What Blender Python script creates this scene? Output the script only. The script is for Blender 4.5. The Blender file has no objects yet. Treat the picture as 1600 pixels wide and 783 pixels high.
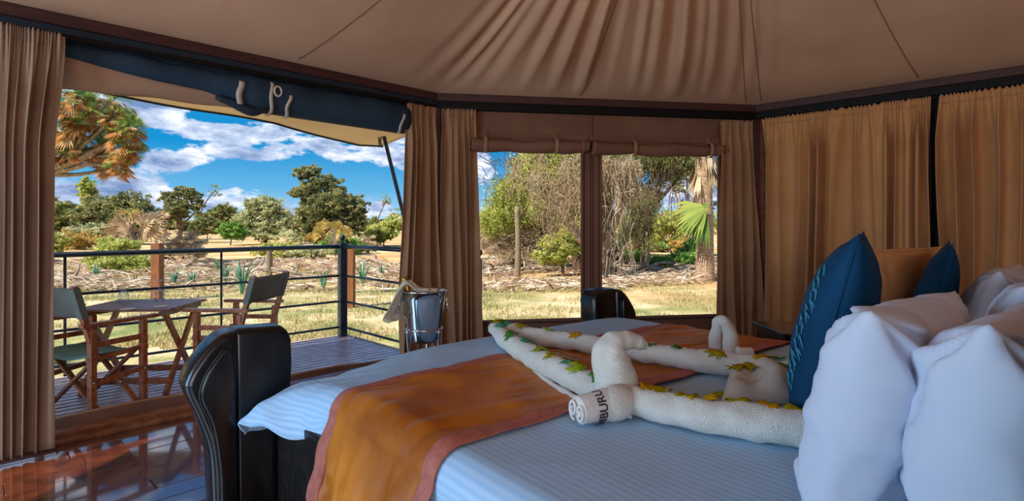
import bpy, bmesh, math, random
import numpy as np
from mathutils import Vector, Matrix, noise
random.seed(7); RNG = np.random.default_rng(7)
sc = bpy.context.scene
COL = sc.collection
PI = math.pi
F = 860.0; HZ = 352.0; CZ = 1.3

# ------------------------------------------------------------------ camera
cd = bpy.data.cameras.new('camera'); cam = bpy.data.objects.new('camera', cd); COL.objects.link(cam)
cam.location = (0, 0, CZ); cam.rotation_euler = (PI/2, 0, 0)
cd.sensor_fit = 'HORIZONTAL'; cd.sensor_width = 36; cd.lens = 36*F/1600
cd.shift_y = -(391.5-HZ)/1600; cd.clip_end = 2000; cd.clip_start = .02
sc.camera = cam

# ------------------------------------------------------------------ view / exposure
sc.view_settings.view_transform = 'Standard'; sc.view_settings.look = 'None'
sc.view_settings.gamma = 1.0; sc.view_settings.use_curve_mapping = False
sc.view_settings.exposure = 0.6

def lin(r, g, b):
    f = lambda c: ((c/255)/12.92 if c/255 <= .04045 else ((c/255+.055)/1.055)**2.4)
    return (f(r), f(g), f(b), 1)

# ------------------------------------------------------------------ world sky with clouds
def dirpx(x, y):
    v = Vector(((x-800)/F, 1, (HZ-y)/F)); v.normalize(); return v
w = bpy.data.worlds.new('sky'); sc.world = w; w.use_nodes = True
nt = w.node_tree; nt.nodes.clear()
def N(tree, typ, **kw):
    n = tree.nodes.new(typ)
    for k, v in kw.items(): setattr(n, k, v)
    return n
def math_(tree, op, a, b=None, clamp=False):
    n = N(tree, 'ShaderNodeMath', operation=op, use_clamp=clamp)
    for i, v in enumerate((a, b)):
        if v is None: continue
        if isinstance(v, (int, float)): n.inputs[i].default_value = v
        else: tree.links.new(v, n.inputs[i])
    return n.outputs[0]
tc = N(nt, 'ShaderNodeTexCoord')
def nz(scale_vec, scale, detail, off=(0,0,0), rough=.55, dist=.0):
    mp = N(nt, 'ShaderNodeMapping'); mp.inputs['Scale'].default_value = scale_vec; mp.inputs['Location'].default_value = off
    nt.links.new(tc.outputs['Generated'], mp.inputs['Vector'])
    n = N(nt, 'ShaderNodeTexNoise'); n.inputs['Scale'].default_value = scale; n.inputs['Detail'].default_value = detail
    n.inputs['Roughness'].default_value = rough; n.inputs['Distortion'].default_value = dist
    nt.links.new(mp.outputs[0], n.inputs['Vector']); return n.outputs['Fac']
clouds = [  # direction given as it falls in the picture: px, py, rx, ry, weight
 (235,175,85,30,.30),(285,165,40,14,.14),(330,208,30,16,.30),(368,200,36,15,.30),(270,245,46,20,.34),(235,262,60,14,.18),(367,237,28,9,.34),(395,248,14,7,.16),
 (440,205,46,22,.26),(520,225,90,24,.26),(560,245,60,16,.14),(450,240,60,10,.18),(410,290,46,12,.24),(425,276,30,8,.12),(545,290,16,7,.16),(595,295,14,7,.14),(597,260,20,8,.1),
 (120,300,70,14,.16),(200,302,50,10,.16),(180,275,40,10,.12),(300,318,60,10,.12),(460,330,120,14,.14),(590,330,40,14,.14),(85,200,30,30,.14),(770,285,30,20,.20),(748,255,20,14,.1),(1050,290,70,40,.28),
 (345,178,34,16,-.34),(400,180,30,8,-.2),(320,240,16,14,-.12),(345,275,60,16,-.26),(300,285,40,14,-.14),(480,275,30,10,-.12),(470,265,60,8,-.12),(580,275,40,12,-.12),(60,255,60,20,-.16),(250,225,40,10,-.05),(790,245,40,20,-.16)]
base = nz((1,1,2.6), 5.5, 9, (3.1,1.7,.3), .58, .35)
det0 = nz((1,1,2.4), 16, 8, (2.1,7.7,1.3), .62, .2)
acc = math_(nt, 'ADD', math_(nt, 'MULTIPLY', base, 1.15), math_(nt, 'MULTIPLY', det0, .50))
for (px, py, rx, ry, wt) in clouds:
    d = dirpx(px, py)
    sx = F/rx; sz = F/ry
    mp = N(nt, 'ShaderNodeMapping'); mp.inputs['Scale'].default_value = (sx, sx*.8, sz)
    mp.inputs['Location'].default_value = (-d.x*sx, -d.y*sx*.8, -d.z*sz)
    nt.links.new(tc.outputs['Generated'], mp.inputs['Vector'])
    ln = N(nt, 'ShaderNodeVectorMath', operation='LENGTH'); nt.links.new(mp.outputs[0], ln.inputs[0])
    q = math_(nt, 'MULTIPLY', ln.outputs['Value'], ln.outputs['Value'])
    e = math_(nt, 'POWER', 2.718, math_(nt, 'MULTIPLY', q, -.9))
    acc = math_(nt, 'ADD', acc, math_(nt, 'MULTIPLY', e, wt*.62 if wt > 0 else wt))
mr = N(nt, 'ShaderNodeMapRange'); mr.interpolation_type = 'SMOOTHSTEP'
mr.inputs['From Min'].default_value = .875; mr.inputs['From Max'].default_value = .965
nt.links.new(acc, mr.inputs['Value'])
# brightness of the cloud: bright edges, greyer thick cores
shade = N(nt, 'ShaderNodeValToRGB'); cr = shade.color_ramp
cr.elements[0].position = .30; cr.elements[0].color = lin(240,244,252)
cr.elements[1].position = 1.0; cr.elements[1].color = lin(112,140,184)
e = cr.elements.new(.58); e.color = lin(182,198,226)
det = nz((1,1,2.8), 13, 8, (9.1,4.7,2.3), .6, .3)
sh = math_(nt, 'ADD', math_(nt, 'MULTIPLY', math_(nt, 'SUBTRACT', acc, .88), 1.35), math_(nt, 'MULTIPLY', math_(nt, 'SUBTRACT', det, .45), 2.4))
sh = math_(nt, 'ADD', sh, .34)
nt.links.new(sh, shade.inputs['Fac'])
# blue gradient by elevation
sep = N(nt, 'ShaderNodeSeparateXYZ'); nt.links.new(tc.outputs['Generated'], sep.inputs[0])
grad = N(nt, 'ShaderNodeValToRGB'); g = grad.color_ramp
g.elements[0].position = 0.0; g.elements[0].color = lin(176,206,228)
g.elements[1].position = .5; g.elements[1].color = lin(24,104,176)
e = g.elements.new(.06); e.color = lin(96,170,215)
e = g.elements.new(.13); e.color = lin(22,138,200)
e = g.elements.new(.24); e.color = lin(28,128,192)
nt.links.new(sep.outputs['Z'], grad.inputs['Fac'])
mixc = N(nt, 'ShaderNodeMix', data_type='RGBA')
nt.links.new(mr.outputs[0], mixc.inputs['Factor']); nt.links.new(grad.outputs[0], mixc.inputs['A']); nt.links.new(shade.outputs[0], mixc.inputs['B'])
bgn = N(nt, 'ShaderNodeBackground'); bgn.inputs['Strength'].default_value = .80
nt.links.new(mixc.outputs['Result'], bgn.inputs['Color'])
wo = N(nt, 'ShaderNodeOutputWorld'); nt.links.new(bgn.outputs[0], wo.inputs['Surface'])

# ------------------------------------------------------------------ sun, and area fills added out of view to brighten the tent
def light(name, typ, loc, energy, color, target=None, size=None, size_y=None, angle=None):
    l = bpy.data.lights.new(name, typ); l.energy = energy; l.color = color
    if size: l.size = size; l.shape = 'RECTANGLE'; l.size_y = size_y or size
    if angle: l.angle = angle
    o = bpy.data.objects.new(name, l); COL.objects.link(o); o.location = loc
    if target is not None:
        o.rotation_euler = (Vector(target)-Vector(loc)).to_track_quat('-Z', 'Y').to_euler()
    return o
light('sun', 'SUN', (-30,-20,40), 5.0, (1.0,.93,.80), (0,4,0), angle=.01)
light('entrance_fill', 'AREA', (-3.75,-.1,1.35), 86, (.42,.70,1.0), (.2,2.0,.7), 2.6, 2.0)  # added bluish fill for the bed, standing in for daylight from the left
light('rear_fill', 'AREA', (.4,-3.6,1.7), 50, (.96,.92,.96), (2.6,3.6,.5), 3.2, 1.4)  # added fill behind the camera, lifts the curtains and far bed

# ------------------------------------------------------------------ materials
def mat(name, c1, c2=None, rough=.6, metal=0, scale=8, detail=4, bump=0, bscale=None, vec=(1,1,1), spec=.5, coat=0, coat_ior=1.5, coat_rough=.12, sheen=0,
        trans=0, sss=0, tint=None, r2=None, contrast=(.35,.65), alpha=1):
    m = bpy.data.materials.new(name); m.use_nodes = True; t = m.node_tree
    b = t.nodes['Principled BSDF']
    b.inputs['Roughness'].default_value = rough; b.inputs['Metallic'].default_value = metal
    b.inputs['Specular IOR Level'].default_value = spec
    b.inputs['Coat Weight'].default_value = coat; b.inputs['Coat Roughness'].default_value = coat_rough; b.inputs['Coat IOR'].default_value = coat_ior
    b.inputs['Sheen Weight'].default_value = sheen
    b.inputs['Transmission Weight'].default_value = trans
    b.inputs['Base Color'].default_value = lin(*c1)
    co = N(t, 'ShaderNodeTexCoord'); mp = N(t, 'ShaderNodeMapping'); mp.inputs['Scale'].default_value = vec
    t.links.new(co.outputs['Object'], mp.inputs['Vector'])
    if c2 is not None:
        n = N(t, 'ShaderNodeTexNoise'); n.inputs['Scale'].default_value = scale; n.inputs['Detail'].default_value = detail
        t.links.new(mp.outputs[0], n.inputs['Vector'])
        r = N(t, 'ShaderNodeValToRGB'); r.color_ramp.elements[0].position = contrast[0]; r.color_ramp.elements[1].position = contrast[1]
        r.color_ramp.elements[0].color = lin(*c1); r.color_ramp.elements[1].color = lin(*c2)
        t.links.new(n.outputs['Fac'], r.inputs['Fac']); out = r.outputs[0]
        if tint:
            at = N(t, 'ShaderNodeAttribute'); at.attribute_name = 'tint'
            rr = N(t, 'ShaderNodeValToRGB'); rr.color_ramp.elements[0].color = lin(*c1); rr.color_ramp.elements[1].color = lin(*c2)
            for k, cc in enumerate(tint):
                e = rr.color_ramp.elements.new((k+1)/(len(tint)+1)); e.color = lin(*cc)
            t.links.new(at.outputs['Fac'], rr.inputs['Fac']); out = rr.outputs[0]
        t.links.new(out, b.inputs['Base Color'])
        if r2 is not None:
            q = N(t, 'ShaderNodeMapRange'); q.inputs['To Min'].default_value = rough; q.inputs['To Max'].default_value = r2
            t.links.new(n.outputs['Fac'], q.inputs['Value']); t.links.new(q.outputs[0], b.inputs['Roughness'])
    if bump:
        n2 = N(t, 'ShaderNodeTexNoise'); n2.inputs['Scale'].default_value = bscale or scale*4; n2.inputs['Detail'].default_value = 4
        t.links.new(mp.outputs[0], n2.inputs['Vector'])
        bp = N(t, 'ShaderNodeBump'); bp.inputs['Strength'].default_value = bump; bp.inputs['Distance'].default_value = .01
        t.links.new(n2.outputs['Fac'], bp.inputs['Height']); t.links.new(bp.outputs[0], b.inputs['Normal'])
    return m
def leafmat(name, cols, transl=.35):
    m = bpy.data.materials.new(name); m.use_nodes = True; t = m.node_tree; t.nodes.clear()
    at = N(t, 'ShaderNodeAttribute'); at.attribute_name = 'tint'
    rr = N(t, 'ShaderNodeValToRGB'); els = rr.color_ramp.elements
    els[0].color = lin(*cols[0]); els[1].color = lin(*cols[-1])
    for k, cc in enumerate(cols[1:-1]):
        e = els.new((k+1)/(len(cols)-1)); e.color = lin(*cc)
    t.links.new(at.outputs['Fac'], rr.inputs['Fac'])
    d = N(t, 'ShaderNodeBsdfDiffuse'); tr = N(t, 'ShaderNodeBsdfTranslucent'); mx = N(t, 'ShaderNodeMixShader'); mx.inputs[0].default_value = transl
    t.links.new(rr.outputs[0], d.inputs[0]); t.links.new(rr.outputs[0], tr.inputs[0])
    t.links.new(d.outputs[0], mx.inputs[1]); t.links.new(tr.outputs[0], mx.inputs[2])
    o = N(t, 'ShaderNodeOutputMaterial'); t.links.new(mx.outputs[0], o.inputs[0]); return m
def transl_cloth(name, c1, c2, tr=.25, bump=.15, scale=3, bscale=60):
    m = mat(name, c1, c2, rough=.9, scale=scale, bump=bump, bscale=bscale, spec=.15, sheen=.2)
    t = m.node_tree; b = t.nodes['Principled BSDF']; out = [n for n in t.nodes if n.type == 'OUTPUT_MATERIAL'][0]
    T = N(t, 'ShaderNodeBsdfTranslucent'); src = b.inputs['Base Color'].links[0].from_socket
    t.links.new(src, T.inputs[0]); mx = N(t, 'ShaderNodeMixShader'); mx.inputs[0].default_value = tr
    t.links.new(b.outputs[0], mx.inputs[1]); t.links.new(T.outputs[0], mx.inputs[2]); t.links.new(mx.outputs[0], out.inputs[0]); return m

MT = {}
MT['canvas'] = mat('tent_canvas', (204,156,126), (216,168,136), rough=.9, scale=1.6, bump=.12, bscale=14, spec=.1)
MT['canvas_seam'] = mat('canvas_seam', (132,98,78), rough=.9)
MT['wallcanvas'] = mat('wall_canvas', (118,80,62), (134,92,72), rough=.9, scale=2, bump=.1, bscale=30, spec=.1)
MT['drape'] = transl_cloth('curtain_cloth', (166,120,86), (180,132,96), tr=.12)
MT['drape_l'] = transl_cloth('curtain_cloth_greyish', (158,124,100), (170,136,112), tr=.08)
MT['drape_r'] = transl_cloth('curtain_cloth_ochre', (200,142,90), (212,152,98), tr=.10)
MT['beam'] = mat('dark_beam', (66,38,35), (80,46,41), rough=.5, scale=6, vec=(1,1,8), spec=.3)
MT['track'] = mat('black_track', (20,14,13), rough=.6, spec=.2)
MT['blueroll'] = mat('blue_grey_canvas', (42,58,74), (50,66,82), rough=.85, scale=3, bump=.15, bscale=20, spec=.2)
MT['bluetrim'] = mat('blue_grey_beam', (44,50,62), (52,58,70), rough=.7, scale=3, spec=.2)
MT['strap'] = mat('pale_strap', (196,176,160), (210,190,172), rough=.8, scale=20)
MT['lining'] = mat('tan_lining', (176,138,112), (186,148,122), rough=.9, scale=3, bump=.2, bscale=10, spec=.1)
MT['awning'] = transl_cloth('awning_canvas', (206,184,150), (214,194,162), tr=.6, bump=.08, scale=1)
MT['frame_wood'] = mat('door_frame_wood', (150,88,52), (112,60,36), rough=.35, scale=6, vec=(3,3,3), bump=.1, coat=.3)
MT['plank'] = mat('varnished_floor', (112,54,30), (64,30,20), rough=.2, r2=.3, scale=7, detail=6, bump=.10, bscale=9, coat=1, coat_ior=2.4, coat_rough=.06)
MT['grout'] = mat('floor_gap', (22,12,10), rough=.8)
MT['slat'] = mat('deck_wood', (236,222,226), (204,180,182), rough=.4, r2=.5, scale=9, bump=.15, spec=.8, coat=1, coat_ior=2.0, coat_rough=.28)  # bluish-white sky sheen on reddish boards put into the base colour
MT['joist'] = mat('deck_underframe', (24,22,26), rough=.9)
MT['railm'] = mat('rail_paint', (36,48,62), (46,58,72), rough=.35, scale=10, spec=.6)
MT['chairwood'] = mat('chair_wood', (190,112,68), (140,76,46), rough=.35, scale=14, vec=(2,2,2), bump=.08, coat=.25)
MT['tablewood'] = mat('table_wood', (164,122,106), (124,86,76), rough=.4, scale=14, bump=.1, coat=.2)
MT['greencanvas'] = mat('green_canvas', (110,152,142), (126,166,154), rough=.9, scale=6, bump=.1, bscale=80)
MT['greycanvas'] = mat('grey_canvas', (116,122,116), (128,132,124), rough=.9, scale=6, bump=.1, bscale=80)
MT['leather'] = mat('black_leather', (6,7,9), (11,12,15), rough=.22, r2=.34, scale=5, bump=.05, bscale=40, spec=.6, coat=.15)
MT['leather_worn'] = mat('worn_black_leather', (13,11,11), (50,40,38), rough=.4, scale=22, detail=8, bump=.1, bscale=60, spec=.4, contrast=(.5,.85))
MT['piping'] = mat('pale_piping', (60,54,52), rough=.4)
MT['steel'] = mat('polished_steel', (206,208,212), rough=.14, metal=1)
MT['towel'] = mat('terry_towel', (226,220,206), (238,232,220), rough=1, scale=12, bump=.7, bscale=260, spec=.05, sheen=.2)
MT['towelband'] = mat('towel_band', (222,214,206), (232,226,218), rough=.9, scale=12, bump=.2, bscale=200)
MT['print'] = mat('brown_print', (70,44,42), rough=.9)
MT['satin'] = mat('ochre_satin', (206,120,26), (158,82,14), rough=.45, scale=4, detail=8, bump=.35, bscale=7, spec=.3, vec=(1,1,1))
MT['border'] = mat('rose_border', (184,104,86), (166,90,74), rough=.7, scale=40, bump=.25, bscale=120)
MT['pillow'] = mat('white_pillowcase', (204,208,224), (214,218,232), rough=.7, scale=3, bump=.35, bscale=6, spec=.3)
MT['teal'] = mat('teal_velvet', (2,54,86), (3,64,98), rough=.75, scale=5, bump=.12, bscale=14, spec=.2)
MT['embroid'] = mat('teal_embroidery', (50,140,166), rough=.5)
MT['tan'] = mat('tan_cushion_cloth', (206,140,84), (214,150,94), rough=.85, scale=4, bump=.2, bscale=8)
MT['blacktable'] = mat('black_lacquer', (12,14,18), rough=.25, coat=.4)
MT['napkin'] = mat('napkin_cloth', (190,176,152), (200,188,166), rough=.9, scale=8, bump=.2, bscale=90)
MT['gold'] = mat('gold_foil', (196,148,60), (150,104,36), rough=.35, metal=.8, scale=30, bump=.5, bscale=60)
MT['bottle'] = mat('green_glass', (16,40,20), rough=.08, spec=.8)
MT['paper'] = mat('white_paper', (232,236,240), rough=.6)
MT['bark'] = mat('bark', (118,92,74), (74,56,46), rough=.95, scale=12, bump=.6, bscale=26)
MT['palebark'] = mat('pale_bark', (186,160,130), (128,102,82), rough=.95, scale=9, bump=.6, bscale=20, vec=(1,1,2.5))
MT['pole'] = mat('weathered_pole', (150,136,106), (108,96,78), rough=.9, scale=20, bump=.3, vec=(4,4,.6))
MT['postwood'] = mat('post_wood', (150,92,52), (120,70,42), rough=.7, scale=10, vec=(4,4,.6))
MT['drift'] = mat('driftwood', (182,166,146), (116,98,84), rough=.95, scale=5, bump=.5, bscale=20)
MT['agave'] = mat('blue_green_leaf', (84,140,112), (118,160,120), rough=.6, scale=6)
def thin_glass():
    m = bpy.data.materials.new('thin_clear_glass'); m.use_nodes = True; t = m.node_tree; t.nodes.clear()
    tr = N(t, 'ShaderNodeBsdfTransparent'); gl = N(t, 'ShaderNodeBsdfGlossy'); gl.inputs['Roughness'].default_value = .03
    lw = N(t, 'ShaderNodeLayerWeight'); lw.inputs[0].default_value = .35; mx = N(t, 'ShaderNodeMixShader')
    t.links.new(lw.outputs['Facing'], mx.inputs[0]); t.links.new(tr.outputs[0], mx.inputs[1]); t.links.new(gl.outputs[0], mx.inputs[2])
    o = N(t, 'ShaderNodeOutputMaterial'); t.links.new(mx.outputs[0], o.inputs[0]); return m
glass = mat('clear_glass', (255,255,255), rough=.02, trans=1, spec=.5); glass.node_tree.nodes['Principled BSDF'].inputs['IOR'].default_value = 1.45
MT['glass'] = thin_glass()
LM = {
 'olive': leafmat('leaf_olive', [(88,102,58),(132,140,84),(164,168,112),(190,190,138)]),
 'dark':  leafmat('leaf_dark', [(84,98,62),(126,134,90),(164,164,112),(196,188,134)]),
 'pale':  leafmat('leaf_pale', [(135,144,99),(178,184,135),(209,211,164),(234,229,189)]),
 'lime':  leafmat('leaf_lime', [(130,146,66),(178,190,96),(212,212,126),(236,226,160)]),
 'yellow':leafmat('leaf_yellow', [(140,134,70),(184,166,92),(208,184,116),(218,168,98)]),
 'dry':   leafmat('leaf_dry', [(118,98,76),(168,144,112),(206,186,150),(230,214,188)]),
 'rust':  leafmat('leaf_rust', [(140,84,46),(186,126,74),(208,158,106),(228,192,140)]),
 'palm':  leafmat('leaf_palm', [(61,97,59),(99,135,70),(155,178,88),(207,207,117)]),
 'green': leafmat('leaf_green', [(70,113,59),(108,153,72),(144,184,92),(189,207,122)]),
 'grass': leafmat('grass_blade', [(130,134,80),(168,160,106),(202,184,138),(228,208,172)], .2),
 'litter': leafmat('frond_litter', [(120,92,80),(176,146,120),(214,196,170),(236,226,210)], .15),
}
# striped bed sheet; the blue sky cast is put into its base colours
def sheet_mat():
    m = mat('striped_sheet', (170,202,230), (180,208,234), rough=.6, scale=2, spec=.3)
    t = m.node_tree; b = t.nodes['Principled BSDF']
    co = N(t, 'ShaderNodeUVMap'); co.uv_map = 'UVMap'; sp = N(t, 'ShaderNodeSeparateXYZ'); t.links.new(co.outputs[0], sp.inputs[0])
    s = math_(t, 'SINE', math_(t, 'MULTIPLY', sp.outputs['Y'], 2*PI/.022))
    st = math_(t, 'MULTIPLY', math_(t, 'ADD', s, 1), .5)
    mx = N(t, 'ShaderNodeMix', data_type='RGBA'); mx.inputs['A'].default_value = lin(160,196,228); mx.inputs['B'].default_value = lin(182,210,236)
    t.links.new(st, mx.inputs['Factor']); t.links.new(mx.outputs['Result'], b.inputs['Base Color'])
    mr = N(t, 'ShaderNodeMapRange'); mr.inputs['To Min'].default_value = .75; mr.inputs['To Max'].default_value = .42
    t.links.new(st, mr.inputs['Value']); t.links.new(mr.outputs[0], b.inputs['Roughness'])
    n = N(t, 'ShaderNodeTexNoise'); n.inputs['Scale'].default_value = 7; n.inputs['Detail'].default_value = 5
    bp = N(t, 'ShaderNodeBump'); bp.inputs['Strength'].default_value = .12; bp.inputs['Distance'].default_value = .02
    t.links.new(n.outputs['Fac'], bp.inputs['Height']); t.links.new(bp.outputs[0], b.inputs['Normal'])
    return m
MT['sheet'] = sheet_mat()
def ground_mat():
    m = bpy.data.materials.new('savanna_ground'); m.use_nodes = True; t = m.node_tree; b = t.nodes['Principled BSDF']
    b.inputs['Roughness'].default_value = 1; b.inputs['Specular IOR Level'].default_value = .1
    co = N(t, 'ShaderNodeTexCoord')
    def noi(s, d=5, off=0):
        mp = N(t, 'ShaderNodeMapping'); mp.inputs['Location'].default_value = (off, off*.7, 0)
        t.links.new(co.outputs['Object'], mp.inputs[0])
        n = N(t, 'ShaderNodeTexNoise'); n.inputs['Scale'].default_value = s; n.inputs['Detail'].default_value = d
        t.links.new(mp.outputs[0], n.inputs[0]); return n.outputs['Fac']
    def ramp(f, stops):
        r = N(t, 'ShaderNodeValToRGB'); els = r.color_ramp.elements
        els[0].position, els[0].color = stops[0][0], lin(*stops[0][1]); els[1].position, els[1].color = stops[-1][0], lin(*stops[-1][1])
        for p, c in stops[1:-1]:
            e = els.new(p); e.color = lin(*c)
        t.links.new(f, r.inputs[0]); return r.outputs[0]
    grass = ramp(noi(.9, 9), [(.36,(128,138,84)),(.47,(172,164,112)),(.56,(206,186,142)),(.68,(226,206,166))])
    dirt = ramp(noi(.35, 8, 5), [(.35,(186,144,96)),(.5,(214,176,122)),(.65,(226,200,156))])
    sp = N(t, 'ShaderNodeSeparateXYZ'); t.links.new(co.outputs['Object'], sp.inputs[0])
    d = math_(t, 'ADD', math_(t, 'ADD', sp.outputs['Y'], math_(t, 'MULTIPLY', sp.outputs['X'], .35)), math_(t, 'MULTIPLY', math_(t, 'SUBTRACT', noi(.25, 3, 9), .5), 14))
    mr = N(t, 'ShaderNodeMapRange'); mr.inputs['From Min'].default_value = 13; mr.inputs['From Max'].default_value = 18
    t.links.new(d, mr.inputs['Value'])
    mx = N(t, 'ShaderNodeMix', data_type='RGBA'); t.links.new(mr.outputs[0], mx.inputs['Factor']); t.links.new(grass, mx.inputs['A']); t.links.new(dirt, mx.inputs['B'])
    t.links.new(mx.outputs['Result'], b.inputs['Base Color'])
    bp = N(t, 'ShaderNodeBump'); bp.inputs['Strength'].default_value = .8; bp.inputs['Distance'].default_value = .05
    t.links.new(noi(9, 8, 2), bp.inputs['Height']); t.links.new(bp.outputs[0], b.inputs['Normal'])
    return m
MT['ground'] = ground_mat()

# ------------------------------------------------------------------ object helpers
def tag(o, label=None, cat=None, group=None, kind=None):
    if label: o['label'] = label
    if cat: o['category'] = cat
    if group: o['group'] = group
    if kind: o['kind'] = kind
    return o
def empty(name, loc=(0,0,0), rz=0, label=None, cat=None, group=None):
    o = bpy.data.objects.new(name, None); COL.objects.link(o); o.location = loc; o.rotation_euler = (0,0,rz); o.empty_display_size = .1
    return tag(o, label, cat, group)
def link(name, me, m=None, parent=None, smooth=False):
    o = bpy.data.objects.new(name, me); COL.objects.link(o)
    if m is not None and not me.materials: me.materials.append(m if not isinstance(m, str) else MT[m])
    if parent is not None: o.parent = parent
    if smooth:
        me.polygons.foreach_set('use_smooth', [True]*len(me.polygons))
    return o
def mod_bevel(o, w, seg=2):
    m = o.modifiers.new('bevel', 'BEVEL'); m.width = w; m.segments = seg; m.limit_method = 'ANGLE'; m.angle_limit = .6; return o
def mod_solid(o, t, off=0):
    m = o.modifiers.new('solidify', 'SOLIDIFY'); m.thickness = t; m.offset = off; return o
class MB:
    def __init__(s): s.v = []; s.f = []
    def add(s, vs, fs):
        b = len(s.v); s.v += [tuple(v) for v in vs]; s.f += [tuple(i+b for i in f) for f in fs]; return s
    def box(s, c, size, M=None):
        x, y, z = [k/2 for k in size]; c = Vector(c)
        vs = [Vector(p) for p in [(-x,-y,-z),(x,-y,-z),(x,y,-z),(-x,y,-z),(-x,-y,z),(x,-y,z),(x,y,z),(-x,y,z)]]
        if M is not None: vs = [M @ p for p in vs]
        return s.add([p+c for p in vs], [(0,3,2,1),(4,5,6,7),(0,1,5,4),(1,2,6,5),(2,3,7,6),(3,0,4,7)])
    def bar(s, a, b, wdt, thk, up=(0,0,1)):
        a = Vector(a); b = Vector(b); d = (b-a); L = d.length; d.normalize(); u = Vector(up)
        if abs(d.dot(u)) > .98: u = Vector((1,0,0))
        r = d.cross(u).normalized(); u = r.cross(d).normalized()
        M = Matrix((d, r, u)).transposed()
        return s.box((a+b)/2, (L, wdt, thk), M)
    def tube(s, pts, rad, seg=8, cap=True, squash=1, up=(0,0,1)):
        pts = [Vector(p) for p in pts]; n = len(pts)
        if isinstance(rad, (int, float)): rad = [rad]*n
        b = len(s.v); prev = None
        for i, p in enumerate(pts):
            d = (pts[min(i+1,n-1)]-pts[max(i-1,0)]).normalized()
            u = Vector(up) if prev is None else prev
            if abs(d.dot(u)) > .99: u = Vector((1,0,0)) if abs(d.x) < .9 else Vector((0,1,0))
            r = d.cross(u).normalized(); u = r.cross(d).normalized(); prev = u
            for k in range(seg):
                a = 2*PI*k/seg
                s.v.append(tuple(p + r*(math.cos(a)*rad[i]) + u*(math.sin(a)*rad[i]*squash)))
        for i in range(n-1):
            for k in range(seg):
                k2 = (k+1) % seg
                s.f.append((b+i*seg+k, b+i*seg+k2, b+(i+1)*seg+k2, b+(i+1)*seg+k))
        if cap:
            s.f.append(tuple(b+k for k in range(seg))[::-1]); s.f.append(tuple(b+(n-1)*seg+k for k in range(seg)))
        return s
    def lathe(s, prof, c=(0,0,0), seg=24):
        b = len(s.v); c = Vector(c)
        for r, z in prof:
            for k in range(seg):
                a = 2*PI*k/seg; s.v.append((c.x+r*math.cos(a), c.y+r*math.sin(a), c.z+z))
        for i in range(len(prof)-1):
            for k in range(seg):
                k2 = (k+1) % seg; s.f.append((b+i*seg+k, b+i*seg+k2, b+(i+1)*seg+k2, b+(i+1)*seg+k))
        return s
    def mesh(s, name):
        me = bpy.data.meshes.new(name); me.from_pydata(s.v, [], s.f); me.update()
        bm = bmesh.new(); bm.from_mesh(me); bmesh.ops.recalc_face_normals(bm, faces=bm.faces); bm.to_mesh(me); bm.free(); return me
    def build(s, name, m, parent=None, smooth=False):
        return link(name, s.mesh(name), m, parent, smooth)
def outline_prism(pts, a0, a1, conv):   # pts 2D; conv(p, a) -> 3D
    n = len(pts); vs = [conv(p, a0) for p in pts]+[conv(p, a1) for p in pts]
    fs = [tuple(range(n)), tuple(range(2*n-1, n-1, -1))]+[(i, (i+1)%n, n+(i+1)%n, n+i) for i in range(n)]
    return vs, fs
def grid_mesh(name, fn, nu, nv, uv=None):
    vs = [fn(i/nu, j/nv) for j in range(nv+1) for i in range(nu+1)]
    fs = [(j*(nu+1)+i, j*(nu+1)+i+1, (j+1)*(nu+1)+i+1, (j+1)*(nu+1)+i) for j in range(nv) for i in range(nu)]
    me = bpy.data.meshes.new(name); me.from_pydata([tuple(v) for v in vs], [], fs); me.update()
    if uv:
        l = me.uv_layers.new(name='UVMap'); co = [uv(i/nu, j/nv) for j in range(nv+1) for i in range(nu+1)]
        data = np.array([co[lo.vertex_index] for lo in me.loops], dtype=np.float32).ravel(); l.data.foreach_set('uv', data)
    return me
def at(px, Z): return (px-800)/F*Z
def pz(px, py, z):   # ground point of a pixel on a horizontal plane
    Z = (CZ-z)*F/(py-HZ); return Vector((at(px, Z), Z, z))
def fbm(x, y, z=0, o=3): return noise.fractal(Vector((x, y, z)), 1.0, 2.0, o)
def np_mesh(name, verts, nper, m, parent=None, tint=None):
    n = len(verts)//nper; me = bpy.data.meshes.new(name)
    me.vertices.add(len(verts)); me.vertices.foreach_set('co', verts.astype(np.float32).ravel())
    me.loops.add(n*nper); me.loops.foreach_set('vertex_index', np.arange(n*nper, dtype=np.int32))
    me.polygons.add(n); me.polygons.foreach_set('loop_start', np.arange(0, n*nper, nper, dtype=np.int32))
    me.polygons.foreach_set('loop_total', np.full(n, nper, dtype=np.int32))
    if tint is not None:
        a = me.attributes.new('tint', 'FLOAT', 'POINT'); a.data.foreach_set('value', np.repeat(tint, nper).astype(np.float32))
    me.update(calc_edges=True); me.validate()
    return link(name, me, m, parent)

def smooth_path(pts, n=60):
    pts = [Vector(p) for p in pts]; out = []
    m = len(pts)
    for i in range(n+1):
        f = i/n*(m-1); k = min(int(f), m-2); f -= k
        p0 = pts[max(k-1,0)]; p1 = pts[k]; p2 = pts[k+1]; p3 = pts[min(k+2,m-1)]
        out.append(.5*((2*p1)+(-p0+p2)*f+(2*p0-5*p1+4*p2-p3)*f*f+(-p0+3*p1-3*p2+p3)*f**3))
    return out
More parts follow.
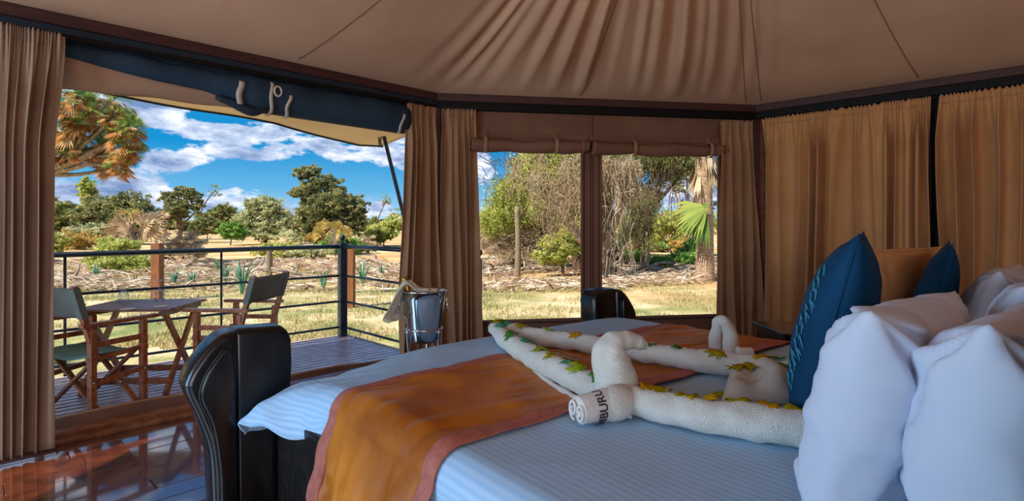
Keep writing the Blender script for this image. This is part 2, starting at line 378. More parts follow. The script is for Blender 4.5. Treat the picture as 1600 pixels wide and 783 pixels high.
# ================================================================== STRUCTURE
C1 = Vector((-.74,5.29,0)); C2 = Vector((2.57,5.82,0))
dL = Vector((.7071,.7071,0)); nLo = Vector((-.7071,.7071,0))      # left wall direction, outward normal
dR = Vector((.716,-.698,0)).normalized(); nRo = Vector((dR.y*-1, dR.x, 0))
dB = (C2-C1).normalized(); nBo = Vector((-dB.y, dB.x, 0))
C0 = C1-dL*4.5; C3 = C2+dR*3.6
POLY = [C0, C1, C2, C3, Vector((5.6,-.6,0)), Vector((3.6,-4,0)), Vector((-2.4,-4,0)), Vector((-4.5,-1.4,0))]
CEN = Vector((.4,1.2,0))
EAVE = 2.55

# floor: base slab + varnished planks laid parallel to the opening
fb = MB(); ply = [p+(p-CEN).normalized()*.05 for p in POLY]
vs, fs = outline_prism([(p.x, p.y) for p in ply], -.12, -.022, lambda p, a: (p[0], p[1], a)); fb.add(vs, fs)
floor = fb.build('floor', 'grout'); tag(floor, kind='structure')
def inside(p):
    sgn = None
    for i in range(len(POLY)):
        a = POLY[i]; b = POLY[(i+1)%len(POLY)]
        c = (b.x-a.x)*(p.y-a.y)-(b.y-a.y)*(p.x-a.x)
        if c > 0.0: return False
    return True
def clip_poly(pts):
    # clip convex polygon pts by the room polygon
    out = pts
    for i in range(len(POLY)):
        a = POLY[i]; b = POLY[(i+1)%len(POLY)]; new = []
        for k in range(len(out)):
            p = out[k]; q = out[(k+1)%len(out)]
            fp = (b.x-a.x)*(p.y-a.y)-(b.y-a.y)*(p.x-a.x); fq = (b.x-a.x)*(q.y-a.y)-(b.y-a.y)*(q.x-a.x)
            if fp <= 0: new.append(p)
            if fp*fq < 0: new.append(p+(q-p)*(fp/(fp-fq)))
        out = new
        if len(out) < 3: return []
    return out
pw = .146
for row in range(0, 62):
    off = -.08-row*pw            # distance inside from the left wall line
    nearrow = row < 22
    L = 1.05 if nearrow else 2.6
    x = -9.0+random.uniform(0, L)
    while x < 8:
        l = L*random.uniform(.85,1.15)
        quad = [C1+dL*(x+.0015)+nLo*(off-pw+.002), C1+dL*(x+l-.0015)+nLo*(off-pw+.002), C1+dL*(x+l-.0015)+nLo*(off-.002), C1+dL*(x+.0015)+nLo*(off-.002)]
        x += l
        pl = clip_poly(quad)
        if len(pl) < 3: continue
        h = random.uniform(-.0012,.0012)
        vs, fs = outline_prism([(p.x, p.y) for p in pl], -.022, h, lambda p, a: (p[0], p[1], a))
        o = MB().add(vs, fs).build('plank', 'plank', floor)
        mod_bevel(o, .0025, 1)

# door threshold (wood sill along the opening) and its rolled canvas lip
def along_left(k, out, z): p = C1+dL*k+nLo*out; return (p.x, p.y, z)
b = MB()
b.bar(along_left(-4.4,.03,.03), along_left(-.15,.03,.03), .10, .06); o = b.build('trim_1', 'frame_wood'); mod_bevel(o, .012); tag(o, kind='structure')
b = MB(); b.bar(along_left(-4.4,-.05,.012), along_left(-.15,-.05,.012), .07, .03); o = b.build('trim_2', 'frame_wood'); mod_bevel(o, .008); tag(o, kind='structure')

# ceiling canvas (panelled cone with gathers)
APEX = Vector((1.1,2.87,4.35))
def eave_pt(u):
    n = len(POLY); k = u*n; i = int(k) % n; f = k-int(k)
    return POLY[i].lerp(POLY[(i+1)%n], f)
def eave_dense(per=70):
    pts = []
    for i in range(len(POLY)):
        n = per if i in (0,1,2) else 14
        for k in range(n): pts.append((POLY[i].lerp(POLY[(i+1)%len(POLY)], k/n)))
    return pts
ED = eave_dense(110); NR = 46
random.seed(11)
def folds(p, rho):
    # gathers over the back wall: function of angle around the apex
    a = math.atan2(p.y-APEX.y, p.x-APEX.x)
    # angle window for back wall
    wdw = math.exp(-((a-1.62)/.62)**2)
    f = 0
    for (ac, wd, am) in FLD:
        d = (a-ac+.05*math.sin(rho*3+ac*5))/(wd*(.7+.5*rho)); f += am*(math.exp(-d*d)-.6*math.exp(-((d-1.5)**2)))
    env = min(1, max(0,(rho-.05)/.22))*1.35
    return f*env*wdw + .010*fbm(p.x*1.3+rho*2, p.y*1.3, 3)*min(1, rho*5)
FLD = [(1.02+.083*i+random.uniform(-.02,.02), random.uniform(.020,.036), random.uniform(.03,.10)*(1 if i % 4 else .5)) for i in range(17)]
vs = []
for j in range(NR+1):
    rho = j/NR
    for p in ED:
        q = p.lerp(Vector((APEX.x, APEX.y, 0)), rho)
        z = EAVE+(APEX.z-EAVE)*(rho**1.22)
        z -= .07*math.sin(PI*min(1, rho*1.0))
        vs.append((q.x, q.y, z-folds(p, rho)*(1-rho)**.3))
ne = len(ED); fs = []
for j in range(NR):
    for k in range(ne):
        k2 = (k+1) % ne; fs.append((j*ne+k, j*ne+k2, (j+1)*ne+k2, (j+1)*ne+k))
me = bpy.data.meshes.new('ceiling'); me.from_pydata(vs, [], fs); me.update()
ceil = link('ceiling', me, 'canvas', smooth=True); mod_solid(ceil, .006); tag(ceil, kind='structure')
# stitched seams on the ceiling
def seam(wall, f, name='seam'):
    a, bb = POLY[wall], POLY[(wall+1)%8]; p = a.lerp(bb, f); pts = []
    for j in range(2, 44):
        rho = j/46; q = p.lerp(Vector((APEX.x, APEX.y, 0)), rho)
        pts.append((q.x, q.y, EAVE+(APEX.z-EAVE)*(rho**1.22)-.07*math.sin(PI*rho)-folds(p, rho)*(1-rho)**.3-.006))
    MB().tube(pts, .0035, 6).build(name, 'canvas_seam', ceil, True)
for wall, f in ((0,.12),(0,.68),(1,.42),(1,.97),(2,.40),(2,.02)): seam(wall, f)

# ring beam under the eaves: reddish beam and dark track
def beam_run(name, a, b, z0, z1, depth, m, off=0, nrm=None):
    d = (b-a).normalized(); n = nrm if nrm else Vector((-d.y, d.x, 0))
    return MB().bar((a+n*off+Vector((0,0,(z0+z1)/2)))[:], (b+n*off+Vector((0,0,(z0+z1)/2)))[:], depth, z1-z0).build(name, m)
for i in range(8):
    a, b_ = POLY[i], POLY[(i+1)%8]
    o = beam_run('trim_%d' % (3+2*i), a, b_, 2.485, 2.56, .09, 'beam', -.02); mod_bevel(o, .008); tag(o, kind='structure')
    o = beam_run('trim_%d' % (4+2*i), a, b_, 2.405, 2.485, .055, 'bluetrim' if i == 0 else 'track', -.01); tag(o, kind='structure')
# curtain rails (black)
# back wall canvas: header, sill, mullion, ends as one wall mesh + windows
def on_back(x):   # distance along the back wall for a pixel column
    r = (x-800)/F; return (r*C1.y-C1.x)/(dB.x-r*dB.y)
LB = (C2-C1).length
WZ0, WZ1 = .37, 2.03
k1a, k1b, k2a, k2b = on_back(738), on_back(909), on_back(938), on_back(1122)
wb = MB()
def panel(mb, a, d, k0, k1, z0, z1, off=0, n=None, thk=.03):
    n = n or Vector((-d.y, d.x, 0))
    p0 = a+d*k0+n*off; p1 = a+d*k1+n*off; zc = (z0+z1)/2
    mb.bar((p0.x, p0.y, zc), (p1.x, p1.y, zc), thk, z1-z0)
panel(wb, C1, dB, 0, LB, WZ1, 2.46); panel(wb, C1, dB, 0, LB, 0, WZ0)
panel(wb, C1, dB, 0, k1a, WZ0, WZ1); panel(wb, C1, dB, k1b, k2a, WZ0, WZ1); panel(wb, C1, dB, k2b, LB, WZ0, WZ1)
o = wb.build('wall_back', 'wallcanvas'); tag(o, kind='structure'); WB = o
b = MB()
for kk in (k1b+.02, (k1b+k2a)/2-.012, (k1b+k2a)/2+.012, k2a-.02): panel(b, C1, dB, kk-.003, kk+.003, WZ0, 2.1, -.018, thk=.006)
b.build('stitched_seam', 'beam', WB)
b = MB(); panel(b, C1, dB, on_back(925)-.004, on_back(925)+.002, 2.12, 2.42, -.018, thk=.004); panel(b, C1, dB, k1a, k2b, WZ0-.035, WZ0-.028, -.018, thk=.006); b.build('stitched_seam', 'beam', WB)
for nm, (ka, kb) in (('window_1', (k1a, k1b)), ('window_2', (k2a, k2b))):
    b = MB()
    panel(b, C1, dB, ka, kb, WZ0-.018, WZ0+.005, -.02, thk=.045); panel(b, C1, dB, ka-.008, ka+.012, WZ0, WZ1, -.012, thk=.03); panel(b, C1, dB, kb-.012, kb+.008, WZ0, WZ1, -.012, thk=.03)
    o = b.build(nm, 'wallcanvas'); mod_bevel(o, .004); tag(o, kind='structure')
# corner posts
for nm, P in (('trim_20', C1), ('trim_21', C2)):
    b = MB(); q = P+(CEN-P).normalized()*.02; b.box((q.x, q.y, 1.2), (.12,.12,2.42)); o = b.build(nm, 'beam'); mod_bevel(o, .01); tag(o, kind='structure')
b = MB(); q = C2+dR*.09-nRo*.03; b.box((q.x, q.y, 1.2), (.05,.05,2.4)); o = b.build('trim_22', 'frame_wood'); tag(o, kind='structure')
# right wall canvas behind its curtains
b = MB(); panel(b, C2, dR, 0, 3.6, 0, 2.46); o = b.build('wall_right', 'wallcanvas'); tag(o, kind='structure')
# dark openings' posts in the right wall (vertical window posts seen between curtains)
for j, k in enumerate((1.535, 2.9)):
    b = MB(); panel(b, C2, dR, k-.03, k+.03, 0, 2.42, -.035, thk=.04); o = b.build('trim_%d' % (23+j), 'track'); tag(o, kind='structure')
# left wall: short return beyond the near curtain
b = MB(); panel(b, C0, dL, 0, .95, 0, 2.46); o = b.build('wall_left', 'wallcanvas'); tag(o, kind='structure')
b = MB(); P = C0+dL*1.0; b.box((P.x, P.y, 1.2), (.09,.09,2.42)); o = b.build('trim_25', 'track'); tag(o, kind='structure')
# walls out of view: the tent is open on its left and rear sides above a low canvas skirt; solid on the right
b = MB(); pp = POLY[3]; d = (POLY[4]-pp).normalized(); panel(b, pp, d, 0, (POLY[4]-pp).length, 0, 2.46); panel(b, POLY[4], (POLY[5]-POLY[4]).normalized(), 0, (POLY[5]-POLY[4]).length, 0, 2.46)
o = b.build('wall_right_rear', 'wallcanvas'); tag(o, kind='structure')
b = MB(); panel(b, POLY[5], (POLY[6]-POLY[5]).normalized(), 0, (POLY[6]-POLY[5]).length, 0, .4); o = b.build('wall_rear', 'wallcanvas'); tag(o, kind='structure')

# ================================================================== CURTAINS
def curtain(label, a, b, inn, zt, zb, nf, amp, seed, m='drape', abot=None, bbot=None, hem=None, tape=.09, pinch=None, quick=0, group='tent curtains'):
    random.seed(seed); abot = abot or a; bbot = bbot or b
    n = inn; ph = [random.uniform(0, 6.28) for _ in range(8)]
    warp = [random.uniform(-1,1) for _ in range(8)]
    def wu(u): # warp spacing so folds are uneven
        return u+.045*math.sin(2*PI*u*1.3+ph[0])+.028*math.sin(2*PI*u*2.9+ph[1])
    def fn(u, v):
        # v 0 top .. 1 bottom
        vv = v**1.2 if not quick else (lambda q: q*q*(3-2*q))(min(1, v/quick)); L = a.lerp(b, u).lerp(abot.lerp(bbot, u), vv)
        if pinch: L = L.lerp(a.lerp(b, u), 0)
        zz = zt+(zb-zt)*v
        x = wu(u)*nf+(.30*math.sin(v*2.2+ph[2]+u*5)+.12*math.sin(v*5.5+ph[7]+u*11))*v
        big = math.sin(2*PI*x)+.35*math.sin(4*PI*x+ph[3])
        big = math.copysign(abs(big)**.75, big)
        fine = math.sin(2*PI*wu(u)*nf*4.2+ph[4])
        g = min(1, v*(zt-zb)/.35)
        f = amp*(g*.95+.12)*big*(.75+.35*math.sin(u*9+ph[5]+v*1.5))+.010*(1-g)*fine+ .006*math.sin(2*PI*(x*.53)+v*7+ph[6])
        # lateral wobble gives overhanging folds
        lat = (b-a).normalized()*(amp*.35*g*math.cos(2*PI*x))
        if v == 0: zz += .008*fine
        if hem: zz += hem(u)*v
        return L+n*f+lat+Vector((0,0,zz))
    tl = (zt-zb); nu = int(nf*26); nv = 56
    me = grid_mesh('curtain', fn, nu, nv)
    o = link('curtain', me, m, smooth=True); mod_solid(o, .004)
    tag(o, label, 'curtain', group)
    # heading tape as a gathered band
    def ft(u, v):
        p = fn(u, v*.03); return p+n*.004
    t = link('heading_tape', grid_mesh('heading_tape', ft, nu, 3), m, o, True); mod_solid(t, .003)
    return o
inL = -nLo; inB = -nBo; inR = -nRo
P = lambda base, d, k, n, off: base+d*k+n*off
# near left curtain
kk = lambda x: ((x-800)/F*C1.y-C1.x)/(dL.x-(x-800)/F*dL.y)
curtain('tan curtain at far left edge, gathered beside the open tent front', P(C1,dL,kk(-60),inL,.17), P(C1,dL,kk(96),inL,.17), inL, 2.40, .03, 6, .030, 3, 'drape_l',
        abot=P(C1,dL,kk(-60),inL,.20), bbot=P(C1,dL,kk(76),inL,.20), quick=.3)
curtain('tan curtain right of the open front, left one of the corner pair behind ice bucket', P(C1,dL,kk(628),inL,.09), P(C1,dL,-.04,inL,.09), inL, 2.40, .04, 5, .035, 5,
        abot=P(C1,dL,kk(606),inL,.16), bbot=P(C1,dL,-.02,inL,.14))
curtain('tan curtain on left edge of the left window, right one of the corner pair', P(C1,dB,.06,inB,.09), P(C1,dB,on_back(742),inB,.09), inB, 2.40, .04, 5, .035, 8,
        abot=P(C1,dB,.04,inB,.12), bbot=P(C1,dB,on_back(752),inB,.12))
curtain('narrow tan curtain on right edge of the right window', P(C1,dB,on_back(1118),inB,.09), P(C1,dB,on_back(1168),inB,.09), inB, 2.38, .04, 4, .035, 9,
        abot=P(C1,dB,on_back(1106),inB,.12), bbot=P(C1,dB,on_back(1182),inB,.12))
kr = lambda x: ((x-800)/F*C2.y-C2.x)/(dR.x-(x-800)/F*dR.y)
curtain('wide ochre curtain on right wall, nearest the corner post', P(C2,dR,kr(1199),inR,.15), P(C2,dR,kr(1392),inR,.15), inR, 2.385, .04, 8, .068, 12, 'drape_r')
curtain('ochre curtain at middle of right wall, left of the dark vertical gap', P(C2,dR,kr(1388),inR,.17), P(C2,dR,kr(1459),inR,.15), inR, 2.385, .04, 4.5, .055, 15, 'drape_r')
curtain('ochre curtain at right edge of photo, right of the dark vertical gap', P(C2,dR,kr(1472),inR,.16), P(C2,dR,3.0,inR,.16), inR, 2.385, .04, 9, .07, 19, 'drape_r')
# curtain rails
for nm, (pa, pb_) in (('left wall', (P(C1,dL,-4.3,inL,.08), P(C1,dL,-.04,inL,.08))), ('window wall', (P(C1,dB,.02,inB,.08), P(C1,dB,LB-.06,inB,.08))), ('right wall', (P(C2,dR,.06,inR,.13), P(C2,dR,3.3,inR,.13)))):
    o = MB().bar((pa.x,pa.y,2.418), (pb_.x,pb_.y,2.418), .02, .03).build('curtain_rail', 'track'); tag(o, 'thin black curtain rail under the %s beam' % nm, 'curtain rail', None)

# ================================================================== ROLLED CANVAS OVER OPENING
root = empty('rolled_canvas_door', along_left(-2.4,0,2.3), 0, 'large blue-grey rolled canvas door tied above the tent opening', 'canvas roll')
MI = Matrix.Translation(root.location).inverted()
pts = []; rad = []
for i in range(60):
    f = i/59; k = -3.62+f*(3.62-.36); q = C1+dL*k; xk = 800+F*q.x/q.y
    zb = float(np.interp(xk, [60,105,245,324,372,390,410,625], [2.32,2.30,2.245,2.225,2.165,2.125,2.145,2.135])); r = (2.40-zb)/2
    r += .004*math.sin(f*23)+.003*math.sin(f*57)
    pts.append(MI @ Vector(along_left(k, .0, zb+r))); rad.append(r)
b = MB().tube(pts, rad, 24); o = b.build('roll', 'blueroll', root, True)
def strap(k, r, zc, name='strap', a0=-100, a1=120, wd=.035):
    b = MB(); n = 16
    for i in range(n):
        for j in (0, 1):
            pass
    vs = []
    for i in range(n+1):
        a = math.radians(a0+(a1-a0)*i/n)
        for j in (-1, 1):
            p = Vector(along_left(k+j*wd/2+.012*math.sin(i*.5), -(r)*math.cos(a), zc+r*math.sin(a))); vs.append(MI @ p)
    fs = [(2*i, 2*i+1, 2*i+3, 2*i+2) for i in range(n)]
    o = b.add(vs, fs).build(name, 'strap', root, True); mod_solid(o, .005, 1); return o
for x, a0, a1 in ((366,-75,28),(415,-85,50),(441,-88,8),(617,-95,10)):
    strap(kk(x), .135, 2.263, a0=a0, a1=a1, wd=.04 if x == 366 else .026)
# toggle ring
cx = Vector(along_left(kk(419), -.185, 2.285))
pts = [MI @ (cx+dL*(.026*math.cos(a))+Vector((0,0,.036*math.sin(a)))) for a in [2*PI*i/16 for i in range(17)]]
MB().tube(pts, .007, 8).build('buckle_ring', 'strap', root, True)
vb = MB(); vb.bar(MI @ Vector(along_left(-3.7,.0,2.36)), MI @ Vector(along_left(-.10,.0,2.36)), .02, .13); vb.build('valance', 'blueroll', root)
# slack tan lining hanging below the roll, on its left part
def lining(u, v):
    k = -3.75+u*(3.75-1.55); q = C1+dL*k; xk = 800+F*q.x/q.y
    zt = float(np.interp(xk, [60,105,245,324,400], [2.36,2.34,2.28,2.26,2.20])); zl = float(np.interp(xk, [60,75,200,300,350,400], [2.11,2.115,2.14,2.155,2.15,2.15]))
    belly = math.sin(PI*v)*.03+.012*math.sin(u*17+v*5)*v
    return along_left(k, -.02+.04*v-belly, zt+(zl-zt)*v+.006*math.sin(u*31)*v)
o = link('slack_lining', grid_mesh('slack_lining', lambda u, v: MI @ Vector(lining(u, v)), 60, 8), 'lining', root, True); mod_solid(o, .004)
b = MB(); kx = kk(384)
pts = [MI @ Vector(along_left(kx+d, -.06, 2.20-h)) for d, h in ((-.22,0.0),(-.10,.03),(.0,.065),(.06,.06),(.12,.02))]
b.tube(smooth_path(pts, 12), [.02+.028*math.sin(PI*i/12)**.7 for i in range(13)], 14, squash=.7); b.build('hanging_corner', 'bluetrim', root, True)

# window flaps rolled above the two windows
def window_flap(ka, kb, zc, label, straps):
    mid = C1+dB*((ka+kb)/2)
    root = empty('rolled_window_flap', (mid.x, mid.y, zc), 0, label, 'window flap', 'rolled window flaps'); M = Matrix.Translation(root.location).inverted()
    pts = []; rad = []; n = 40
    for i in range(n+1):
        f = i/n; k = ka+(kb-ka)*f; sag = .012*math.sin(f*PI)+.006*math.sin(f*17); r = .062+.006*math.sin(f*11+ka)
        for s_ in straps:
            r -= .010*math.exp(-((k-s_)/.03)**2)
        p = C1+dB*k+inB*.075; pts.append(M @ Vector((p.x, p.y, zc-sag))); rad.append(r)
    MB().tube(pts, rad, 18).build('roll', 'wallcanvas', root, True)
    for s_ in straps:
        vs = []
        for i in range(13):
            a = math.radians(-100+230*i/12)
            for j in (-1, 1):
                p = C1+dB*(s_+j*.018)+inB*(.075+.066*math.cos(a)); vs.append(M @ Vector((p.x, p.y, zc+.066*math.sin(a)*1.15)))
        o = MB().add(vs, [(2*i,2*i+1,2*i+3,2*i+2) for i in range(12)]).build('strap', 'drape', root, True); mod_solid(o, .004, 1)
        b = MB(); p = C1+dB*s_+inB*.03; b.box(M @ Vector((p.x, p.y, zc+.115)), (.05,.012,.05)); b.build('tab', 'wallcanvas', root)
    # folded upper edge shelf of the flap and end binding
    b = MB()
    p0 = C1+dB*ka+inB*.022; p1 = C1+dB*kb+inB*.022
    b.bar(M @ Vector((p0.x,p0.y,zc+.105)), M @ Vector((p1.x,p1.y,zc+.10)), .012, .05); b.build('flap_hem', 'wallcanvas', root)
    for ke in ((ka+.02), (kb-.07)):
        pts = []
        c = C1+dB*ke+inB*.075
        for i in range(19):
            a = 2*PI*i/18; q = c+inB*(.068*math.cos(a)); pts.append(M @ Vector((q.x, q.y, zc-.004+.068*math.sin(a))))
        MB().tube(pts, .0035, 6, cap=False).build('binding', 'drape', root, True)
window_flap(on_back(735), on_back(917), 2.075, 'rolled brown canvas flap tied above the left window', [on_back(757), on_back(866)])
window_flap(on_back(921), on_back(1124), 2.07, 'rolled brown canvas flap tied above the right window', [on_back(986), on_back(1103)])

# canvas lip on the threshold
pts = []
def lipf(u, v):
    k = -4.35+u*4.1; h = .05+.045*math.sin(PI*min(1, max(0,(u-.1)/.8)))+.012*math.sin(u*17)
    return along_left(k, .16-.03*v+.015*math.sin(u*9), h*(1-v)+.004)
o = link('canvas_ground_flap', grid_mesh('canvas_ground_flap', lipf, 70, 6), 'wallcanvas', None, True); mod_solid(o, .01)
tag(o, 'folded brown canvas edge lying along the outside of the door sill', 'canvas flap')
rim = [Vector(lipf(i/70, 0)) for i in range(71)]
MB().tube(rim, .009, 8).build('rope_edge', 'drape', o, True)

# ================================================================== DECK, RAILING, AWNING
DC = Vector((-1.99,6.46,0)); DW = (DC-C1).dot(nLo)
deck = MB(); 
a0 = C1+nLo*.12
quad = [C1+dL*-6+nLo*.10, C1+dL*((DC-C1).dot(dL)+.03)+nLo*.10, C1+dL*((DC-C1).dot(dL)+.03)+nLo*(DW+.03), C1+dL*-6+nLo*(DW+.03)]
vs, fs = outline_prism([(p.x,p.y) for p in quad], -.30, -.04, lambda p, a: (p[0],p[1],a)); deck.add(vs, fs)
deck = deck.build('deck', 'joist'); tag(deck, kind='structure')
kend = (DC-C1).dot(dL)+.05; ns = 17; pitch = (DW-.11)/ns; r0 = random.Random(4)
for i in range(ns):
    o_ = .13+pitch*(i+.5); kq = -6
    cuts = sorted([-6, kend, r0.uniform(-4.6,-3.4), r0.uniform(-2.4,-1.0)])
    for c0, c1 in zip(cuts, cuts[1:]):
        b = MB(); b.bar(along_left(c0+.003, o_, -.0165), along_left(c1-.003, o_, -.0165), pitch-.034, .027); x = b.build('slat', 'slat', deck); mod_bevel(x, .004, 1)
o = MB().bar((C1+dL*(kend+.02)+nLo*.1+Vector((0,0,-.02)))[:], (C1+dL*(kend+.02)+nLo*(DW+.06)+Vector((0,0,-.02)))[:], .03, .05).build('edge_board', 'strap', deck)
o = MB().bar((C1+dL*-6+nLo*(DW+.045)+Vector((0,0,-.02)))[:], (C1+dL*(kend+.03)+nLo*(DW+.045)+Vector((0,0,-.02)))[:], .03, .05).build('edge_board', 'slat', deck)

def railing(name, a, b, label, rods, zs=(1.05,.71,.41,.11)):
    r = empty(name, a[:], 0, label, 'railing'); L = (b-a); M = Matrix.Translation(a).inverted()
    for i, z in enumerate(zs):
        bb = MB().tube([Vector((0,0,z)), L+Vector((0,0,z))], .032 if i == 0 else .013, 12, squash=.75 if i == 0 else 1); bb.build('rail', 'railm', r, True)
    for k in rods:
        p = L*k; MB().tube([p+Vector((0,0,.02)), p+Vector((0,0,1.03))], .011, 8).build('rod', 'railm', r, True)
    return r
ra = DC-dL*4.9
railing('deck_railing', ra, DC-dL*.05, 'dark metal deck railing behind the folding table and chairs', [1-(DC.y-Zr)*1.4142/4.9 for Zr in (4.68,5.556)]+[.10])
railing('deck_railing', DC-nLo*.05, DC-nLo*1.25, 'short dark metal railing section right of the ball-topped post', [])
def newel(x, y, h, w_, label, ball=.035):
    r = empty('railing_post', (x, y, 0), 0, label, 'post')
    mb = MB().box((0,0,h/2), (w_,w_,h)); o = mb.build('post', 'railm', r); o.rotation_euler[2] = PI/4; mod_bevel(o, .006)
    MB().lathe([(.0,h),(.02,h+.004),(.016,h+.03)]+[(ball*math.sin(a), h+.03+ball-ball*math.cos(a)) for a in [PI*i/12 for i in range(2,13)]]).build('ball_finial', 'railm', r, True)
newel(DC.x, DC.y, 1.09, .085, 'square dark railing post topped with a ball, at the deck corner')
p = C1+Vector((.38,.72,0)); newel(p.x, p.y, .93, .05, 'dark ball-topped post just left of the left window view', .04)

# awning (outer fly canvas) over the deck
aw_in = 2.62
def awn(u, v):
    k = -6.2+u*(6.2+.55)
    out = .02+v*(DW+.10-.02); 
    ztop = 2.60
    edge = [(0,2.47),(.3,2.47),(.55,2.50),(.8,2.42),(.95,2.28),(1,2.30)]
    for (u0,z0),(u1,z1) in zip(edge, edge[1:]):
        if u <= u1+1e-6: ze = z0+(z1-z0)*((u-u0)/(u1-u0)); break
    z = ztop+(ze-ztop)*v-.05*math.sin(PI*v)*(1-.3*u)+.008*math.sin(u*30+v*4)
    return along_left(k, out, z)
o = link('awning', grid_mesh('awning', awn, 60, 16), 'awning', None, True); mod_solid(o, .006); tag(o, 'pale canvas awning stretched out over the deck', 'awning')
rim = [Vector(awn(i/60, 1))+Vector((0,0,-.008)) for i in range(61)]
MB().tube(rim, .014, 8).build('edge_rope', 'bluetrim', o, True)
# fly sheet over the tent (seen from outside only) and back eave
top = Vector((-1.50,6.45,2.34)); foot = Vector((-.80,6.28,-.34))
r = empty('awning_pole', foot[:], 0, 'slanting dark metal pole propping the awning corner', 'pole')
MB().tube([Vector((0,0,0)), top-foot], .022, 12).build('pole', 'railm', r, True)
for i in range(3):
    q = top-foot+Vector((-.03-.02*i,0,.0)); MB().tube([q+Vector((0,0,.0)), q+Vector((-.01+.01*i,0,-.06)), q+Vector((.01,0,-.12))], .006, 6).build('cord', 'railm', r, True)
q = top-foot
pts = [q+Vector((.03*math.cos(a)-.01,0,.03*math.sin(a)+.02)) for a in [2*PI*i/12 for i in range(13)]]
MB().tube(pts, .006, 6).build('ring', 'railm', r, True)

# ================================================================== DECK FURNITURE
def director_chair(loc, rz, label, seatm, backm):
    r = empty('director_chair', loc, rz, label, 'chair', 'folding chairs on the deck')
    W = .27; D = .175
    m = 'chairwood'
    for sx in (-1, 1):
        x = sx*W
        MB().bar((x,-D,.0), (x,-D,.60), .035,.045).build('rear_leg', m, r)
        MB().bar((x, D,.0), (x, D,.62), .035,.045).build('front_leg', m, r)
        MB().bar((x,-D-.07,.636), (x,D+.10,.636), .055,.024).build('armrest', m, r)
        MB().bar((x,-D,.50), (x,D,.50), .022,.035).build('side_rail', m, r)
        MB().bar((x,-D,.24), (x,D,.27), .022,.035).build('side_rail', m, r)
        MB().bar((x*.98,-D+.03,.40), (x*.98,-D-.11,.90), .032,.04, up=(1,0,0)).build('back_post', m, r)
        MB().bar((x*.93,-D-.02,.40), (x*.93,D+.04,.42), .035,.03).build('seat_rail', m, r)
    for y in (-D+.045, D-.045):
        MB().bar((-W+.03,y,.03), (W-.03,y,.40), .018,.035, up=(0,1,0)).build('cross_brace', m, r)
        MB().bar((-W+.03,y+.02,.40), (W-.03,y+.02,.03), .018,.035, up=(0,1,0)).build('cross_brace', m, r)
    o = link('seat', grid_mesh('seat', lambda u, v: Vector((-W*.95+u*W*1.9, -D-.02+v*(2*D+.05), .425-.035*math.sin(PI*u)+.006*math.sin(v*5))), 16, 6), seatm, r, True); mod_solid(o, .008)
    def bk(u, v):
        z = .69+v*.20; y = -D+.03-(z-.40)*.28-.028*math.sin(PI*u)*1
        return Vector((-W*1.02+u*W*2.04, y-.0, z))
    o = link('backrest', grid_mesh('backrest', bk, 16, 6), backm, r, True); mod_solid(o, .008)
    for sx in (-1, 1):
        MB().bar((sx*W*.98,-D+.03-.082,.69), (sx*W*.98,-D+.03-.138,.89), .042,.052, up=(1,0,0)).build('backrest_sleeve', backm, r)
        for (y, z) in ((D,.27),(-D,.25),(0,.215)):
            MB().tube([(sx*(W+.017),y,z),(sx*(W+.024),y,z)], .008, 8).build('bolt', 'steel', r, True)
    return r
director_chair((-2.985,3.915,0), math.radians(-20), 'wooden folding chair with green canvas seat, near the left curtain', 'greencanvas', 'greycanvas')
director_chair((-2.27,4.56,0), math.radians(86), 'wooden folding chair with grey canvas back, behind the black footboard post', 'greycanvas', 'greycanvas')
# folding slatted table
TX, TY, TZ = -2.98, 4.44, .665
r = empty('folding_table', (TX, TY, 0), math.radians(4), 'small folding wooden slatted table between the two canvas chairs', 'table')
for i in range(8):
    y = -.26+i*.075; o = MB().box((0,y,TZ-.01), (.72,.066,.02)).build('table_slat', 'tablewood', r); mod_bevel(o, .003, 1)
for sx in (-1, 1): MB().box((sx*.30,0,TZ-.04), (.045,.56,.035)).build('crossbar', 'tablewood', r)
for sx in (-1, 1):
    MB().bar((sx*.31,-.25,.0), (sx*.31,.22,TZ-.03), .045,.024, up=(1,0,0)).build('leg', 'chairwood', r)
    MB().bar((sx*.285,.25,.0), (sx*.285,-.22,TZ-.03), .045,.024, up=(1,0,0)).build('leg', 'chairwood', r)
MB().bar((-.34,-.20,.10), (.34,-.20,.10), .02,.05).build('stretcher', 'chairwood', r)
MB().bar((-.31,.20,.10), (.31,.20,.10), .02,.05).build('stretcher', 'chairwood', r)
def wineglass(x, y, label):
    r = empty('wine_glass', (x, y, TZ+.001), 0, label, 'wine glass', 'upturned glasses on the deck table')
    prof = [(.034,.0),(.040,.03),(.041,.055),(.030,.085),(.010,.098),(.0045,.11),(.004,.165),(.012,.172),(.034,.176),(.034,.178),(.0,.179)]
    inner = [(.0318,.0),(.038,.03),(.039,.055),(.028,.083),(.006,.094),(.0,.095)]
    MB().lathe(prof+[]).build('glass_shell', 'glass', r, True)
    MB().lathe(inner).build('bowl_lining', 'glass', r, True)
for px, py, lb in ((193,473,'upturned stemmed glass, left of two on the deck table'), (249,471,'upturned stemmed glass, right of two on the deck table')):
    q = pz(px, py, TZ); wineglass(q.x, min(q.y,4.66), lb)
for px, py, lb in ((200,483,'round white paper mat on table beside the left upturned glass'), (252,479,'round white paper mat on table beside the right upturned glass')):
    q = pz(px, py, TZ); o = MB().lathe([(0,.0),(.055,.0),(.055,.003),(0,.003)], (0,0,0), 24).build('paper_mat', 'paper'); o.location = (q.x, q.y, TZ+.001); tag(o, lb, 'place mat', 'paper mats on the deck table')

